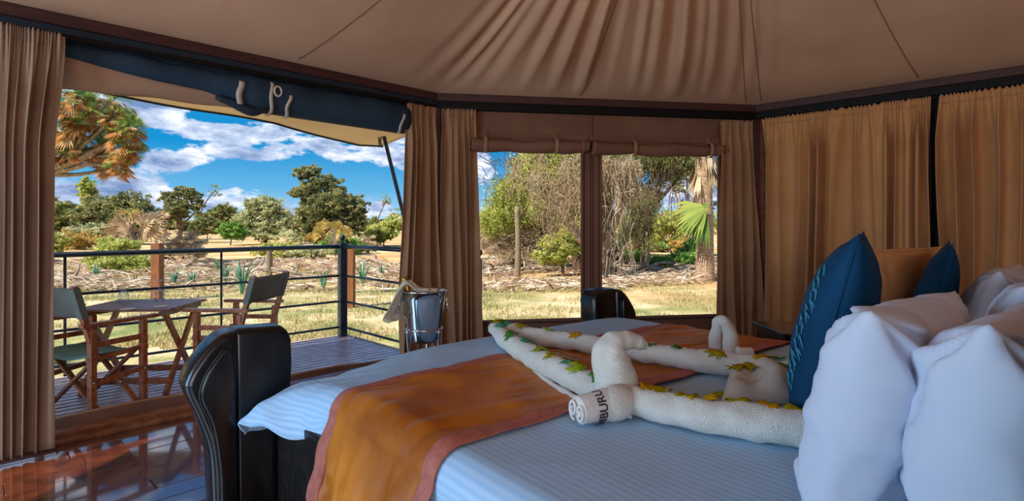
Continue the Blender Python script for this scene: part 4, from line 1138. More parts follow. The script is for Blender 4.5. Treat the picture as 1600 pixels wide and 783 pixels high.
# ================================================================== OUTSIDE
GZ = -.35
def gh(x, y): return GZ+.05*fbm(x*.15, y*.15, 5)*min(1, max(0,(y-8)/10)) if y > 8 else GZ
xs = np.concatenate([np.linspace(-400,-45,14), np.linspace(-40,40,90), np.linspace(45,400,14)])
ys = np.concatenate([np.linspace(-60,5,8), np.linspace(7,60,90), np.linspace(65,900,20)])
vs = [(x, y, gh(x, y)) for y in ys for x in xs]; nx = len(xs)
fs = [(j*nx+i, j*nx+i+1, (j+1)*nx+i+1, (j+1)*nx+i) for j in range(len(ys)-1) for i in range(nx-1)]
me = bpy.data.meshes.new('ground'); me.from_pydata(vs, [], fs); me.update(); g_ = link('ground', me, 'ground', None, True); tag(g_, kind='structure')

def leaf_cloud(name, blobs, n, size, m, parent=None, droop=0, shell=.55, aspect=.5, tint_noise=True, loc=Vector((0,0,0)), seed=0):
    """blobs: (cx,cy,cz, rx,ry,rz, weight)"""
    rg = np.random.default_rng(seed)
    B_ = np.array(blobs, dtype=float); wt = B_[:,6]/B_[:,6].sum(); idx = rg.choice(len(B_), n, p=wt)
    # clump centres inside blobs, then leaves in clumps
    ncl = max(24, n//42)
    cidx = rg.choice(len(B_), ncl, p=wt)
    d = rg.normal(size=(ncl,3)); d /= np.linalg.norm(d,axis=1)[:,None]
    rad = .35+.72*rg.random(ncl)**.7; dn = np.array([noise.noise(Vector((q*2.1+seed).tolist())) for q in d]); rad = rad*(1+.55*dn)
    cc = B_[cidx,:3]+d*rad[:,None]*B_[cidx,3:6]
    li = rg.integers(0, ncl, n)
    cs = B_[cidx,3:6].mean(axis=1)[li]*.115
    pos = cc[li]+rg.normal(size=(n,3))*cs[:,None]*np.array([1,1,.6])
    if droop: pos[:,2] -= droop*rg.random(n)**2
    pos -= np.array(loc)
    a = rg.normal(size=(n,3)); 
    if droop: a[:,2] -= 1.2
    a /= np.linalg.norm(a,axis=1)[:,None]; b = rg.normal(size=(n,3)); b = np.cross(a, b); b /= np.linalg.norm(b,axis=1)[:,None]
    s = size*(.6+.8*rg.random(n))[:,None]
    v = np.stack([pos-a*s, pos+b*s*aspect, pos+a*s, pos-b*s*aspect], axis=1).reshape(-1,3)
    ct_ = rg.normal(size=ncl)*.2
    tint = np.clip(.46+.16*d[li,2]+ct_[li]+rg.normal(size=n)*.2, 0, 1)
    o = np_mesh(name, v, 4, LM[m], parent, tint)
    o['kind'] = 'stuff'
    return o
def branches(parent, base, h, lean, rad, m, seed, n=6, spread=1, loc=Vector((0,0,0)), trunk_f=.45, targets=None):
    random.seed(seed); b = MB(); base = Vector(base)-loc
    fork = base+Vector((lean[0]*trunk_f, lean[1]*trunk_f, h*trunk_f))
    pts = smooth_path([base-Vector((0,0,.2)), base+Vector((lean[0]*.1+.05*h*random.uniform(-.5,.5), 0, h*trunk_f*.5)), fork], 10)
    b.tube(pts, [rad*(1.25-.5*i/10) for i in range(11)], 9); b.build('trunk', m, parent, True)
    bb = MB()
    for i in range(n):
        if targets: tg = Vector(targets[i % len(targets)])-loc
        else: tg = base+Vector((lean[0]+spread*random.uniform(-1,1), spread*random.uniform(-.8,.8), h*random.uniform(.7,1)))
        mid = fork.lerp(tg, .5)+Vector((random.uniform(-.1,.1),random.uniform(-.1,.1),random.uniform(-.05,.1)))*h
        P_ = smooth_path([fork-Vector((0,0,.05*h)), mid, tg], 8)
        bb.tube(P_, [rad*.62*(1-.88*k/8) for k in range(9)], 6)
        for k in range(3):
            s_ = P_[random.randint(3,7)]; e_ = s_+Vector((random.uniform(-1,1)*spread*.5, random.uniform(-1,1)*spread*.4, random.uniform(-.05,.35)*spread))
            bb.tube(smooth_path([s_, (s_+e_)/2+Vector((0,0,.06*spread)), e_], 4), [rad*.2,rad*.16,rad*.12,rad*.08,rad*.04], 4)
    o = bb.build('branches', m, parent, True)
def tree(name, label, cat, px, Z, blobs_px, n, size, leafm, barkm='bark', trunk=True, group=None, seed=0, droop=0, shell=.55, base_px=None, trad=None, aspect=.5, depthf=.7, base_y=None):
    """blobs_px: (x, y, rx, ry) pixels at distance Z"""
    k = Z/F; bl = []
    rs_ = random.Random(seed)
    for (x, y, rx, ry) in blobs_px:
        bl.append((at(x,Z), Z+rs_.uniform(-.3,.3)*rx*k, CZ-(y-HZ)*k, rx*k, rx*k*depthf, ry*k, rx*ry))
    X = at(base_px if base_px is not None else px, Z); loc = Vector((X, Z, gh(X, Z)))
    r = empty(name, loc[:], 0, label, cat, group)
    leaf_cloud('foliage', bl, int(n*1.45), size*.74, leafm, r, droop, shell, aspect, loc=loc, seed=seed)
    if trunk:
        top = max(b[2]+b[5] for b in bl); h = top-loc.z; cx_ = sum(b[0] for b in bl)/len(bl)
        tg = [(b[0], b[1], b[2]+b[5]*.3) for b in bl]
        branches(r, loc, h, (cx_-X, 0), trad or h*.035, barkm, seed, n=max(5, len(bl)), spread=h*.22, loc=loc, trunk_f=.3, targets=tg)
    return r
TG = 'savanna trees beyond the deck'
tree('savanna_tree','broad grey-green tree below the doum palm, left of the dead fan fronds','tree',185,46,[(200,325,32,24),(165,335,35,30),(215,345,26,26),(140,345,22,22),(185,362,40,20)],22000,.16,'dark',group=TG,seed=2)
tree('rounded_tree','tall rounded yellow-green tree top standing above the grey-green tree','tree',139,52,[(138,292,13,13),(137,308,14,16),(138,330,16,16)],6000,.16,'lime',group=TG,seed=3)
tree('savanna_tree','hazy olive trees at far left beside the tan curtain','tree',95,60,[(85,325,22,14),(108,332,24,16),(82,350,22,16)],9000,.20,'olive',group=TG,seed=4)
tree('bushy_shrub','pale yellow hazy bush at far left in front of the trees','bush',110,38,[(118,372,26,18),(140,365,22,16),(95,380,22,10)],9000,.12,'pale',trad=.05,group='bushes beyond the deck',seed=5)
tree('savanna_tree','tall dark tree with loose crown in the middle distance, left of the leaning palm','tree',280,62,[(262,308,15,9),(282,298,15,8),(300,305,14,12),(278,325,22,14),(310,322,9,14),(262,335,16,12)],13000,.16,'dark',group=TG,seed=6)
tree('savanna_tree','low wide olive tree right of the leaning palm','tree',352,75,[(350,328,18,9),(335,338,20,9),(362,340,16,9)],7000,.20,'olive',group=TG,seed=7)
tree('bushy_shrub','rounded green bush at centre left, foot of the low wide tree','bush',325,52,[(325,350,20,12),(318,358,20,9)],7000,.15,'olive',trad=.05,group='bushes beyond the deck',seed=8)
tree('bushy_shrub','small dark green bush standing on the orange bank','bush',360,46,[(362,360,20,11),(372,366,18,7)],7000,.13,'green',trad=.05,group='bushes beyond the deck',seed=9)
tree('savanna_tree','rounded pale grey-green tree left of the tallest tree','tree',415,48,[(412,325,26,18),(398,345,22,20),(430,345,24,22),(418,362,26,14)],20000,.14,'pale',group=TG,seed=10)
tree('savanna_tree','tallest dark green tree with spreading top, behind the ball-topped post','tree',515,40,[(480,270,20,10),(505,284,26,9),(525,300,18,9),(482,300,24,14),(515,322,34,24),(553,330,20,22),(490,340,26,22),(548,352,22,16),(500,362,30,16)],36000,.12,'dark',group=TG,seed=11,base_px=548)
tree('bushy_shrub','yellow-orange fan palm bush before the tallest tree','bush',512,34,[(508,360,14,14),(530,365,16,12),(490,370,14,9)],8000,.12,'yellow',trad=.05,group='bushes beyond the deck',seed=12,aspect=.25)
tree('bushy_shrub','pale green bush next to the left edge of corner curtains','bush',600,44,[(600,362,24,13),(585,372,22,9),(615,350,16,14)],10000,.13,'lime',trad=.05,group='bushes beyond the deck',seed=13)
tree('savanna_tree','small distant grey tree right of the tallest tree','tree',588,80,[(588,348,14,9),(575,352,12,7)],4000,.2,'olive',group=TG,seed=14)
for i, (x, w_, y, c) in enumerate(((75,40,352,'olive'),(225,44,350,'pale'),(300,60,352,'dark'),(380,50,350,'olive'),(450,50,352,'dark'),(560,50,354,'olive'),(640,60,350,'olive'),(760,60,350,'olive'),(870,80,348,'lime'),(1000,60,350,'olive'),(1100,60,348,'pale'),(1230,90,348,'olive'),(-60,90,350,'olive'))):
    where = ['at the far left','behind the dead fronds','behind the round bush','behind the pale tree','behind the tallest tree','right of the tallest tree','hidden by the corner curtains','at the left of the left window','in the left window','in the middle of the right window','at the right of the right window','beyond the right wall','beyond the left curtain'][i]
    tree('distant_tree','distant low line of thorn trees '+where,'tree',x,105,[(x+j*w_*.5-w_*.5,y+random.uniform(-4,4),w_*.4,8) for j in range(3)],4500,.32,c,trunk=False,group='distant tree line',seed=40+i)

SC = set(); rsx = random.Random(77)
for i in range(26):
    px = rsx.choice([rsx.uniform(80,620), rsx.uniform(80,620), rsx.uniform(945,1095)]); Z = rsx.uniform(27,62) if px < 650 else rsx.uniform(26,45); k = Z/F; c_ = rsx.choice(['pale','olive','dry','lime','green','yellow'])
    hgt = rsx.uniform(.5,1.3); wd = rsx.uniform(.6,1.6); yb = HZ+1.65/k; by = yb-hgt/k*.55
    names = {'pale':'pale grey','olive':'olive','dry':'dry brown','lime':'yellow-green','green':'green','yellow':'golden'}
    where = 'left third' if px < 250 else 'centre' if px < 430 else 'right third' if px < 650 else 'right window'
    dp = 'near' if Z < 36 else 'far' if Z > 50 else 'mid-distance'
    lb = '%s %s scrub bush on the sandy flat, %s of the %s' % (dp, names[c_], where, 'open front view' if px < 650 else 'tent')
    if lb in SC: continue
    SC.add(lb); tree('scrub_bush', lb, 'bush', px, Z, [(px,by,wd/k,hgt/k*.55),(px+wd/k*.5,by+2,wd/k*.6,hgt/k*.4)], 2200, .10, c_, trad=.03, group='scrub bushes on the sand', seed=500+i)
# fan-leaf helpers (doum palm)
def fan_leaf(b, c, d, up, size, nseg=11, spread=2.4, droop=.3, tints=None, rg=random):
    d = Vector(d).normalized(); s_ = d.cross(Vector(up)).normalized(); 
    for i in range(nseg):
        a = -spread/2+spread*i/(nseg-1); dr = d*math.cos(a)+s_*math.sin(a); L = size*(1-.25*abs(a)/1.3)*rg.uniform(.85,1.1)
        wv = dr.cross(Vector(up)).normalized()*size*.045
        m_ = c+dr*L*.6+Vector((0,0,-droop*L*.12)); e_ = c+dr*L+Vector((0,0,-droop*L*.45))
        b.append((c, m_-wv, e_, m_+wv))
def palm_head(c, R, n_green, n_dead, seed, quads_g, quads_d):
    rg = random.Random(seed)
    for i in range(n_green):
        a = rg.uniform(0, 2*PI); el = rg.uniform(-.6,1.35); d = Vector((math.cos(a)*math.cos(el), math.sin(a)*math.cos(el), math.sin(el)))
        cc = c+d*R*rg.uniform(.35,.75)
        fan_leaf(quads_g, cc, d, (rg.uniform(-.8,.8), rg.uniform(-.8,.8), 1), R*rg.uniform(.4,.6), 11, 2.7, .4, rg=rg)
    for i in range(n_dead):
        a = rg.uniform(0, 2*PI); d = Vector((math.cos(a)*.7, math.sin(a)*.7, -rg.uniform(.2,1.2))); cc = c+Vector((math.cos(a)*R*rg.uniform(.1,.6), math.sin(a)*R*.5, rg.uniform(-.5,.25)*R))
        fan_leaf(quads_d, cc, d, (math.cos(a), math.sin(a), .3), R*rg.uniform(.35,.8), 7, 1.1, .25, rg=rg)
def quads_obj(name, quads, m, parent, loc, seed=0):
    v = np.array([tuple(p-loc) for q in quads for p in q]); n = len(quads); rg = np.random.default_rng(seed)
    base = np.repeat(rg.random(max(1, n//7+1)), 7)[:n]; o = np_mesh(name, v, 4, LM[m], parent, np.clip(base*.8+rg.random(n)*.2, 0, 1)); o['kind'] = 'stuff'; return o
ZP = 22; kp = ZP/F
loc = Vector((at(-40,ZP), ZP, GZ))
palm = empty('doum_palm', loc[:], 0, 'large branching doum palm with rusty dead fronds at upper left', 'palm tree')
heads = [(108,170,26),(140,168,30),(172,196,28),(205,218,26),(130,205,26),(165,232,28),(95,215,26),(196,240,22),(150,190,26),(75,155,26),(60,195,30),(75,245,24),(118,235,20),(190,188,22),(216,240,20),(150,152,22),(126,150,22),(185,172,22),(203,262,18),(168,262,20),(143,250,20),(222,205,18)]
hp = [Vector((at(x,ZP)+0, ZP+random.Random(i).uniform(-.8,.8), CZ-(y-HZ)*kp)) for i, (x, y, r_) in enumerate(heads)]
for i, (x, y, r_) in enumerate(heads):
    qg, qd = [], []; palm_head(hp[i], r_*kp*1.25, 26, 30, i, qg, qd)
    o = quads_obj('frond_head', qg, 'palm', palm, loc, i); o2 = quads_obj('dead_fronds', qd, 'rust', o, loc, i)
b = MB(); f0 = Vector((at(20,ZP), ZP, CZ-(300-HZ)*kp)); f1 = Vector((at(66,ZP), ZP, CZ-(273-HZ)*kp)); f2 = Vector((at(112,ZP), ZP, CZ-(245-HZ)*kp))
b.tube([p-loc for p in smooth_path([loc-Vector((0,0,.3)), Vector((at(-20,ZP),ZP,1)), f0, f1], 20)], [.30-.007*i for i in range(21)], 12)
b.build('trunk', 'palebark', palm, True)
for i, tgt in enumerate(hp):
    b = MB(); st = f1 if i % 2 else f2 if tgt.x > f1.x+1 else f0
    b.tube([p-loc for p in smooth_path([st, st.lerp(tgt,.5)+Vector((0,0,-.12)), tgt], 10)], [.10-.005*k for k in range(11)], 8); b.build('branch', 'palebark', palm, True)
b = MB(); b.tube([p-loc for p in smooth_path([f1, f2, Vector((at(145,ZP),ZP,CZ-(236-HZ)*kp))], 10)], [.14-.006*k for k in range(11)], 8); b.build('branch', 'palebark', palm, True)
def small_palm(px, py, Z, R, base, mid, label, seed):
    k = Z/F; loc = Vector((at(base,Z), Z, gh(at(base,Z),Z))); r = empty('doum_palm', loc[:], 0, label, 'palm tree')
    c = Vector((at(px,Z), Z, CZ-(py-HZ)*k)); qg, qd = [], []; palm_head(c, R*k*1.3, 20, 10, seed, qg, qd)
    quads_obj('frond_head', qg, 'palm', r, loc, seed); quads_obj('dead_fronds', qd, 'dry', r, loc, seed)
    m_ = Vector((at(mid[0],Z), Z, CZ-(mid[1]-HZ)*k))
    MB().tube([p-loc for p in smooth_path([loc, m_, c], 14)], [.02*R*k*(9-.3*i)*.8 for i in range(15)], 7).build('trunk', 'bark', r, True)
small_palm(336,298,60,9,297,(318,322),'slender doum palm leaning right in the middle distance','11' and 11)
small_palm(604,312,60,8,588,(590,345),'thin distant doum palm beside the slanting awning pole',12)
small_palm(617,333,60,9,610,(612,350),'short distant doum palm at the edge of corner curtains',13)
# fan palm shrubs with dead fronds (left middle)
def fan_shrub(px, py, Z, R, label, seed, m='dry', n=26, upw=.55):
    k = Z/F; loc = Vector((at(px,Z), Z, gh(at(px,Z),Z))); c = Vector((at(px,Z), Z, CZ-(py-HZ)*k)); r = empty('fan_palm_shrub', loc[:], 0, label, 'palm shrub', 'fan palm shrubs beyond the deck')
    rg = random.Random(seed); q = []
    st = MB()
    for i in range(n):
        a = rg.uniform(0,2*PI); el = rg.uniform(-.1,1.4)*upw+.2; d = Vector((math.cos(a)*math.cos(el), math.sin(a)*math.cos(el)*.6, math.sin(el))); cc = c+d*R*k*.7
        fan_leaf(q, cc, d, (rg.uniform(-1,1), -1, rg.uniform(-.3,1)), R*k*.7, 9, 1.8, .6, rg=rg)
        st.tube([loc-loc, (c+loc)/2-loc+d*.1*R*k, cc-loc], .012*R*k*1.5, 4)
    quads_obj('fronds', q, m, r, loc, seed); st.build('stems', 'drift', r)
fan_shrub(215,372,30,42,'dead straw-coloured fan palm clump above the rail, left of the wooden post',3,'dry',34)
fan_shrub(203,350,31,22,'upright yellow-orange palm frond clump above the dead fronds',5,'yellow',12,.8)
fan_shrub(245,352,33,22,'small pale fan palm clump right of the straw-coloured one',6,'dry',14,.7)
fan_shrub(520,372,30,26,'yellow fan palm clump before the tallest tree',7,'yellow',20,.7)
tree('bushy_shrub','low yellow-green bush seen through the railing, left of the brown wooden post','bush',190,19,[(190,410,42,16),(165,400,28,16),(220,415,30,14),(185,382,34,10)],14000,.055,'lime',trad=.05,group='bushes beyond the deck',seed=21)
tree('bushy_shrub','dry orange-brown bush right of the wooden post','bush',285,24,[(285,378,30,18),(300,395,26,14),(262,395,16,16)],9000,.06,'dry',trad=.05,group='bushes beyond the deck',seed=22,aspect=.2)

# posts of the old fence
def wood_post(px, Z, ytop, wpx, label, m='postwood', square=True):
    k = Z/F; X = at(px,Z); g0 = gh(X,Z); h = CZ-(ytop-HZ)*k-g0
    if square: mb = MB().box((0,0,h/2-.1), (wpx*k,wpx*k,h+.2))
    else: mb = MB().tube(smooth_path([(0,0,-.15),(.03,0,h*.5),(0,0,h)],8), [wpx*k/2*(1.08-.02*i) for i in range(9)], 12)
    o = mb.build('fence_post', m, None, not square); o.location = (X, Z, g0); tag(o, label, 'post', 'weathered posts outside'); return o
wood_post(246,12,380,13,'squared brown wooden post behind the deck table')
wood_post(547,11,384,13,'brown wooden post standing right behind the ball-topped railing post')
wood_post(420,18,384,9,'pale round pole above the grey chair back','pole',False)
wood_post(808,16.5,323,9,'tall weathered pole in the middle of the left window','pole',False)
wood_post(1010,18.7,362,6,'thin weathered pole in the right window','pole',False)

# left window trees
tree('acacia_tree','large feathery yellow-green acacia filling the left window','tree',850,19,[(860,262,56,34),(880,225,60,30),(830,250,36,14),(800,300,40,14),(800,285,30,16),(880,300,40,30),(840,320,46,24),(790,325,34,18),(900,345,34,34),(770,340,30,16)],70000,.045,'lime','bark',group='trees outside the windows',seed=61,droop=.5,base_px=905,trad=.16)
tree('acacia_tree','grey-brown drooping branches of a dry tree at right of the left window','tree',890,16,[(885,290,26,44),(868,330,26,30),(900,250,30,30),(842,290,20,30),(905,300,26,44)],8000,.05,'dry','palebark',group='trees outside the windows',seed=62,droop=.8,aspect=.18,base_px=925,trad=.10)
tree('thorn_thicket','dense brown twiggy thicket behind the tall weathered pole','bush',800,20,[(790,360,40,32),(835,365,40,34),(760,370,30,26),(880,375,36,28),(820,395,60,14)],40000,.05,'dry','palebark',group='bushes outside the windows',seed=63,aspect=.16,trad=.06)
tree('bushy_shrub','yellow-green bush low at right of the left window','bush',880,17.5,[(875,385,26,20),(895,370,18,24),(860,402,24,10)],20000,.04,'lime',trad=.05,group='bushes outside the windows',seed=64)
tree('bushy_shrub','green leafy bush behind the thicket in the left window','bush',850,22,[(850,345,40,16),(800,335,40,14),(885,350,26,20)],26000,.06,'lime',trad=.05,group='bushes outside the windows',seed=65)
# right window trees
tree('acacia_tree','tall acacia whose dark trunk stands left of centre in the right window','tree',965,20.9,[(960,255,34,28),(1000,235,50,24),(1050,235,40,20),(1040,262,30,16),(1090,252,36,12),(985,290,22,14),(1020,300,14,20)],42000,.045,'olive','bark',group='trees outside the windows',seed=71,droop=.5,base_px=966,trad=.19)
tree('dry_tree','pale shaggy trunk tree with hanging dead fronds at left of the right window','tree',945,17,[(945,270,16,30),(948,330,10,40),(950,390,9,30),(975,262,24,18)],20000,.06,'dry','palebark',group='trees outside the windows',seed=72,droop=1.0,aspect=.15,base_px=945,trad=.17)
tree('gnarled_tree','forked gnarled tree left of the palm trunk in the right window','tree',1080,26,[(1070,262,24,14),(1100,280,20,14),(1060,290,12,10)],12000,.05,'pale','palebark',group='trees outside the windows',seed=73,base_px=1082,trad=.16)
tree('hanging_tree','dark drooping foliage hanging in the middle of the right window','tree',1000,19,[(990,330,16,26),(1010,320,14,28),(1005,355,12,20),(975,350,10,20)],12000,.045,'dark','bark',group='trees outside the windows',seed=74,droop=.8,aspect=.25,base_px=1000,trad=.04)
tree('bushy_shrub','bright yellow-green bushes behind the trunks in the right window','bush',1050,30,[(1050,350,40,20),(1010,365,30,16),(1085,345,30,24),(975,360,30,20)],26000,.07,'lime',trad=.05,group='bushes outside the windows',seed=75)
tree('bushy_shrub','low dark green undergrowth beside the thin pole in the right window','bush',1000,20,[(985,400,26,10),(1030,408,34,8),(1070,402,24,8)],16000,.04,'green',trad=.05,group='bushes outside the windows',seed=76)
tree('bushy_shrub','small green clump left of the palm trunk base','bush',1078,22,[(1080,385,12,10),(1072,392,14,6)],5000,.05,'green',trad=.05,group='bushes outside the windows',seed=77,aspect=.25)
# more cover either side so the bush carries on past the frame
tree('savanna_tree','tree outside beyond the right wall of the tent','tree',1300,22,[(1250,300,60,40),(1330,290,60,40),(1180,330,40,40)],16000,.08,'olive',group='trees outside the windows',seed=78)
tree('savanna_tree','tree outside hidden behind the corner curtains','tree',690,26,[(690,320,30,30),(660,340,24,20)],8000,.08,'olive',group='trees outside the windows',seed=79)
def tangle(parent, rects, n, rad, m, seed, Z, hang=False, L=1.0):
    rg_ = random.Random(seed); b = MB(); loc = parent.location; k = Z/F
    for i in range(n):
        x0, y0, x1, y1 = rg_.choice(rects); x = rg_.uniform(x0, x1); y = rg_.uniform(y0, y1)
        p = Vector((at(x,Z), Z+rg_.uniform(-.8,.8), CZ-(y-HZ)*k))
        if hang: q = p+Vector((rg_.uniform(-.4,.4), 0, -rg_.uniform(.5,1.5)*L)); m_ = (p+q)/2+Vector((rg_.uniform(-.25,.25), 0, .15))
        else: a = rg_.uniform(0, 2*PI); q = p+Vector((math.cos(a), rg_.uniform(-.3,.3), math.sin(a)*.7))*L*rg_.uniform(.5,1.2); m_ = (p+q)/2+Vector((rg_.uniform(-.3,.3), 0, rg_.uniform(0,.4)))*L
        r_ = rad*rg_.uniform(.5,1.3); b.tube([v-loc for v in smooth_path([p, m_, q], 5)], [r_, r_, r_*.9, r_*.7, r_*.5, r_*.3], 4, cap=False)
    o = b.build('twigs', m, parent, True); o['kind'] = 'stuff'
def by_label(part):
    return next(o for o in COL.objects if part in o.get('label', ''))
tangle(by_label('dense brown twiggy thicket'), [(755,330,905,425)], 230, .013, 'drift', 1, 19.3)
tangle(by_label('grey-brown drooping branches'), [(840,236,906,330),(790,236,860,280)], 110, .011, 'palebark', 2, 15.6, True, .9)
tangle(by_label('pale shaggy trunk tree'), [(938,236,985,400)], 90, .015, 'drift', 3, 16.6, True, 1.0)
tangle(by_label('tall acacia whose dark trunk'), [(940,236,1110,330)], 240, .012, 'bark', 4, 20.2, True, .9)
tangle(by_label('dark drooping foliage hanging'), [(975,280,1030,370)], 120, .010, 'bark', 5, 18.7, True, .8)
tangle(by_label('large feathery yellow-green acacia'), [(745,232,905,330)], 160, .012, 'bark', 6, 18.6, False, 1.0)
for (x_, y_, h_, lb) in ((-13,-1,9,'tall unseen tree added left of the tent to dapple the ground'),(-8,-8,10,'tall unseen tree added behind the tent to dapple the ground')):  # trees out of view, added for their dappled shadow
    r_ = empty('added_dapple_tree', (x_, y_, GZ), 0, lb, 'tree')
    leaf_cloud('foliage', [(x_+dx, y_+dy, h_*.75+dz, 1.6,1.6,.9,1) for dx, dy, dz in ((0,0,0),(2.4,.4,-.4),(-2,.8,-.2),(.6,-2.2,.1),(1.5,2.2,-.5),(-1.2,-1.5,.6))], 6000, .10, 'olive', r_, loc=Vector((x_, y_, GZ)), seed=int(h_))
    branches(r_, Vector((x_, y_, GZ)), h_*.9, (0,0), .22, 'bark', 3, n=7, spread=2.4, loc=Vector((x_, y_, GZ)))
# palm trunk
ZT = 16; X = at(1101,ZT); loc = Vector((X,ZT,GZ))
pt = empty('palm_tree', loc[:], 0, 'thick ringed palm trunk with one green frond at right of the right window', 'palm tree')
b = MB(); pts = []; rad = []
for i in range(60):
    f = i/59; z = -.2+f*6.2; pts.append(Vector((-.10*f+.03*math.sin(f*5), 0, z))); rad.append((.25-.05*f)*(1+.03*(i % 3 == 0))+.03*math.exp(-z*2))
b.tube(pts, rad, 16); b.build('trunk', 'palebark', pt, True)
qg = []; rg = random.Random(3)
for (sx, sy, dx, dz, R) in ((1108,322,-1,-.25,1.2),(1106,318,-.8,-.7,1.05),(1104,330,-.5,-.9,1.0)):
    c = Vector((at(sx,ZT-.4), ZT-.4, CZ-(sy-HZ)*ZT/F)); dd = Vector((dx, -.2, dz)).normalized()
    fan_leaf(qg, c, dd, (0,-1,.35), R, 11, 1.0, .5, rg=rg)
quads_obj('frond', qg, 'palm', pt, loc, 5)
qd = []; 
for i in range(14):
    a = rg.uniform(0,2*PI); c = loc+Vector((.2*math.cos(a),.2*math.sin(a),3.4+rg.uniform(-.6,.6))); fan_leaf(qd, c, (math.cos(a)*.4,math.sin(a)*.4,-1), (math.cos(a),math.sin(a),0), .8, 6, .5, .1, rg=rg)
quads_obj('dead_fronds', qd, 'dry', pt, loc, 6)
qg = []; palm_head(loc+Vector((-.1,0,6.3)), 2.0, 26, 20, 8, qg, qg); quads_obj('crown', qg, 'palm', pt, loc, 7)

# driftwood and fallen fronds
random.seed(31)
spots = []
for i in range(64):
    px = random.choice([random.uniform(90,620), random.uniform(90,620), random.uniform(745,905), random.uniform(945,1095)])
    Z = random.uniform(14.5,24) if px < 650 else random.uniform(17,21)
    spots.append((px, Z))
def zone(px):
    for a_, b_, s_ in ((0,180,'near the left curtain'),(180,300,'around the wooden post'),(300,400,'left of the grey chair'),(400,500,'above the grey chair back'),(500,650,'around the corner railing post'),(650,830,'left of the tall pole'),(830,920,'right of the tall pole'),(920,1020,'left of the thin pole')):
        if px < b_: return s_
    return 'near the palm trunk'
SEEN = set()
shapes = ['forked', 'straight', 'crooked', 'bent', 'stubby', 'twisted']
for i, (px, Z) in enumerate(spots):
    X = at(px,Z); L = random.uniform(.7,2.0); a = random.uniform(-.5,.5)+(PI if random.random()<.5 else 0); r_ = random.uniform(.035,.11)
    d = Vector((math.cos(a), math.sin(a)*.8, 0)); sh_ = shapes[i % 6]
    pts = smooth_path([(0,0,r_*.6), tuple(d*L*.35+Vector((0,random.uniform(-.1,.1),r_+random.uniform(0,.15)))), tuple(d*L*.7+Vector((0,random.uniform(-.2,.2),r_+random.uniform(0,.25)))), tuple(d*L+Vector((0,0,random.uniform(.02,.35))))], 10)
    mb = MB().tube(pts, [r_*(1-.07*k) for k in range(11)], 7)
    if sh_ in ('forked','twisted','crooked'):
        e = pts[5]+Vector((random.uniform(-.5,.5), random.uniform(-.3,.3), random.uniform(.15,.5))); mb.tube(smooth_path([pts[5], (pts[5]+e)/2+Vector((.05,0,.05)), e], 5), [r_*.6*(1-.15*k) for k in range(6)], 6)
    o = mb.build('driftwood', 'drift', None, True); o.location = (X, Z, gh(X,Z))
    depth = 'closer to the deck' if Z < 17.5 else 'farther off' if Z > 20.5 else 'at mid distance'
    ln_ = 'short' if L < 1.1 else 'long' if L > 1.6 else 'medium-long'; th_ = 'thick' if r_ > .065 else 'thin'
    lb = '%s %s %s branch on the ground %s, %s' % (ln_, th_, sh_, zone(px), depth)
    if lb in SEEN: bpy.data.objects.remove(o); continue
    SEEN.add(lb); tag(o, lb, 'driftwood', 'driftwood on the ground')
# litter of thin dead fronds and twigs, too many to count
rg = np.random.default_rng(5); n = 16000
Zs = rg.uniform(13.5,25,n); pxs = rg.uniform(40,1140,n); xs_ = (pxs-800)/F*Zs
cl = np.array([noise.noise(Vector((x*.35, z*.5, 2))) for x, z in zip(xs_, Zs)]); keep = cl > -.12; Zs = Zs[keep]; xs_ = xs_[keep]; n = len(Zs)
pos = np.stack([xs_, Zs, np.full(n, GZ+.05)+rg.random(n)*.14], 1)
ang = rg.uniform(0, 2*PI, n); a = np.stack([np.cos(ang), np.sin(ang)*.7, rg.normal(size=n)*.22], 1); bb = np.stack([-np.sin(ang), np.cos(ang), rg.normal(size=n)*.6], 1); bb /= np.linalg.norm(bb,axis=1)[:,None]
s = rg.uniform(.12,.42,n)[:,None]; v = np.stack([pos-a*s, pos+bb*s*.07, pos+a*s, pos-bb*s*.07], 1).reshape(-1,3)
o = np_mesh('twig_litter', v, 4, LM['litter'], None, rg.random(n)); tag(o, 'scattered pale twigs and dead frond litter on the ground', 'litter', kind='stuff')
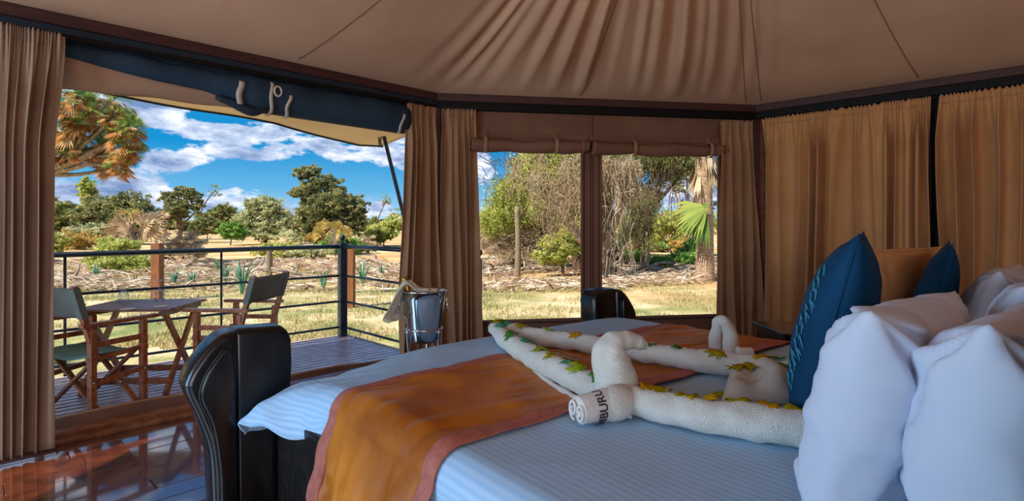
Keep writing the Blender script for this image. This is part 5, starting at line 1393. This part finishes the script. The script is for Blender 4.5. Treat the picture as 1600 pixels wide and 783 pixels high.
# grass
n = 90000; Zs = 7.2+rg.random(n)**1.3*14; pxs = rg.uniform(-20,1200,n); xs_ = (pxs-800)/F*Zs
cl = np.array([noise.noise(Vector((x*.9, z*.9, 7)))+.5*noise.noise(Vector((x*3, z*3, 3))) for x, z in zip(xs_[::1], Zs[::1])]); keep = (cl > -.06) & ~((xs_ < 2.9) & (Zs < xs_+8.75) & (xs_ < -1)); Zs = Zs[keep]; xs_ = xs_[keep]; cl = cl[keep]; n = len(Zs)
pos = np.stack([xs_, Zs, np.full(n, GZ-.01)], 1); h = rg.uniform(.03,.10,n); ang = rg.uniform(0,2*PI,n); lean = rg.normal(size=(n,2))*.03
w3 = np.stack([np.cos(ang), np.sin(ang), np.zeros(n)], 1)*(.006+.004*(Zs/10))[:,None]
top = pos+np.stack([lean[:,0], lean[:,1], h], 1); v = np.stack([pos-w3, pos+w3, top], 1).reshape(-1,3)
o = np_mesh('grass', v, 3, LM['grass'], None, np.clip(.6-.5*cl+rg.normal(size=n)*.2, 0, 1)); tag(o, 'short dry grass covering the ground beyond the deck', 'grass', kind='stuff')
# agave-like plants
def spiky(px, Z, h, label, seed, n=10):
    rg_ = random.Random(seed); X = at(px,Z); b = MB()
    for i in range(n):
        a = rg_.uniform(0,2*PI); d = Vector((math.cos(a), math.sin(a), 0)); L = h*rg_.uniform(.6,1.1); o_ = rg_.uniform(.1,.55)
        p = smooth_path([Vector((0,0,0)), d*L*o_*.4+Vector((0,0,L*.6)), d*L*o_+Vector((0,0,L))], 5); b.tube(p, [h*.05,h*.07,h*.06,h*.045,h*.025,h*.004], 5, squash=.4)
    o = b.build('spiky_plant', 'agave', None, True); o.location = (X, Z, gh(X,Z)); tag(o, label, 'plant', 'blue-green spiky plants beyond the railing')
for i, (px, Z, h, lb) in enumerate(((300,14.5,.45,'blue-green spiky plant right of the upturned glasses'),(352,15.5,.6,'blue-green spiky plant between table and grey chair'),(378,13.2,.8,'tall blue-green spiky plant just left of the grey chair back'),(272,15,.5,'blue-green spiky plant behind the table\'s right corner'),
    (505,14,.6,'blue-green spiky plant left of the corner railing post'),(566,15,.7,'blue-green spiky plant right of the corner railing post'),(596,17,.5,'small blue-green spiky plant close to the corner curtains'),(460,17,.5,'small blue-green spiky plant behind the grey chair\'s right post'),
    (150,17,.5,'blue-green spiky plant above the green chair back'),(340,19,.6,'distant spiky plant left of the pale round pole'))):
    spiky(px, Z, h, lb, i)
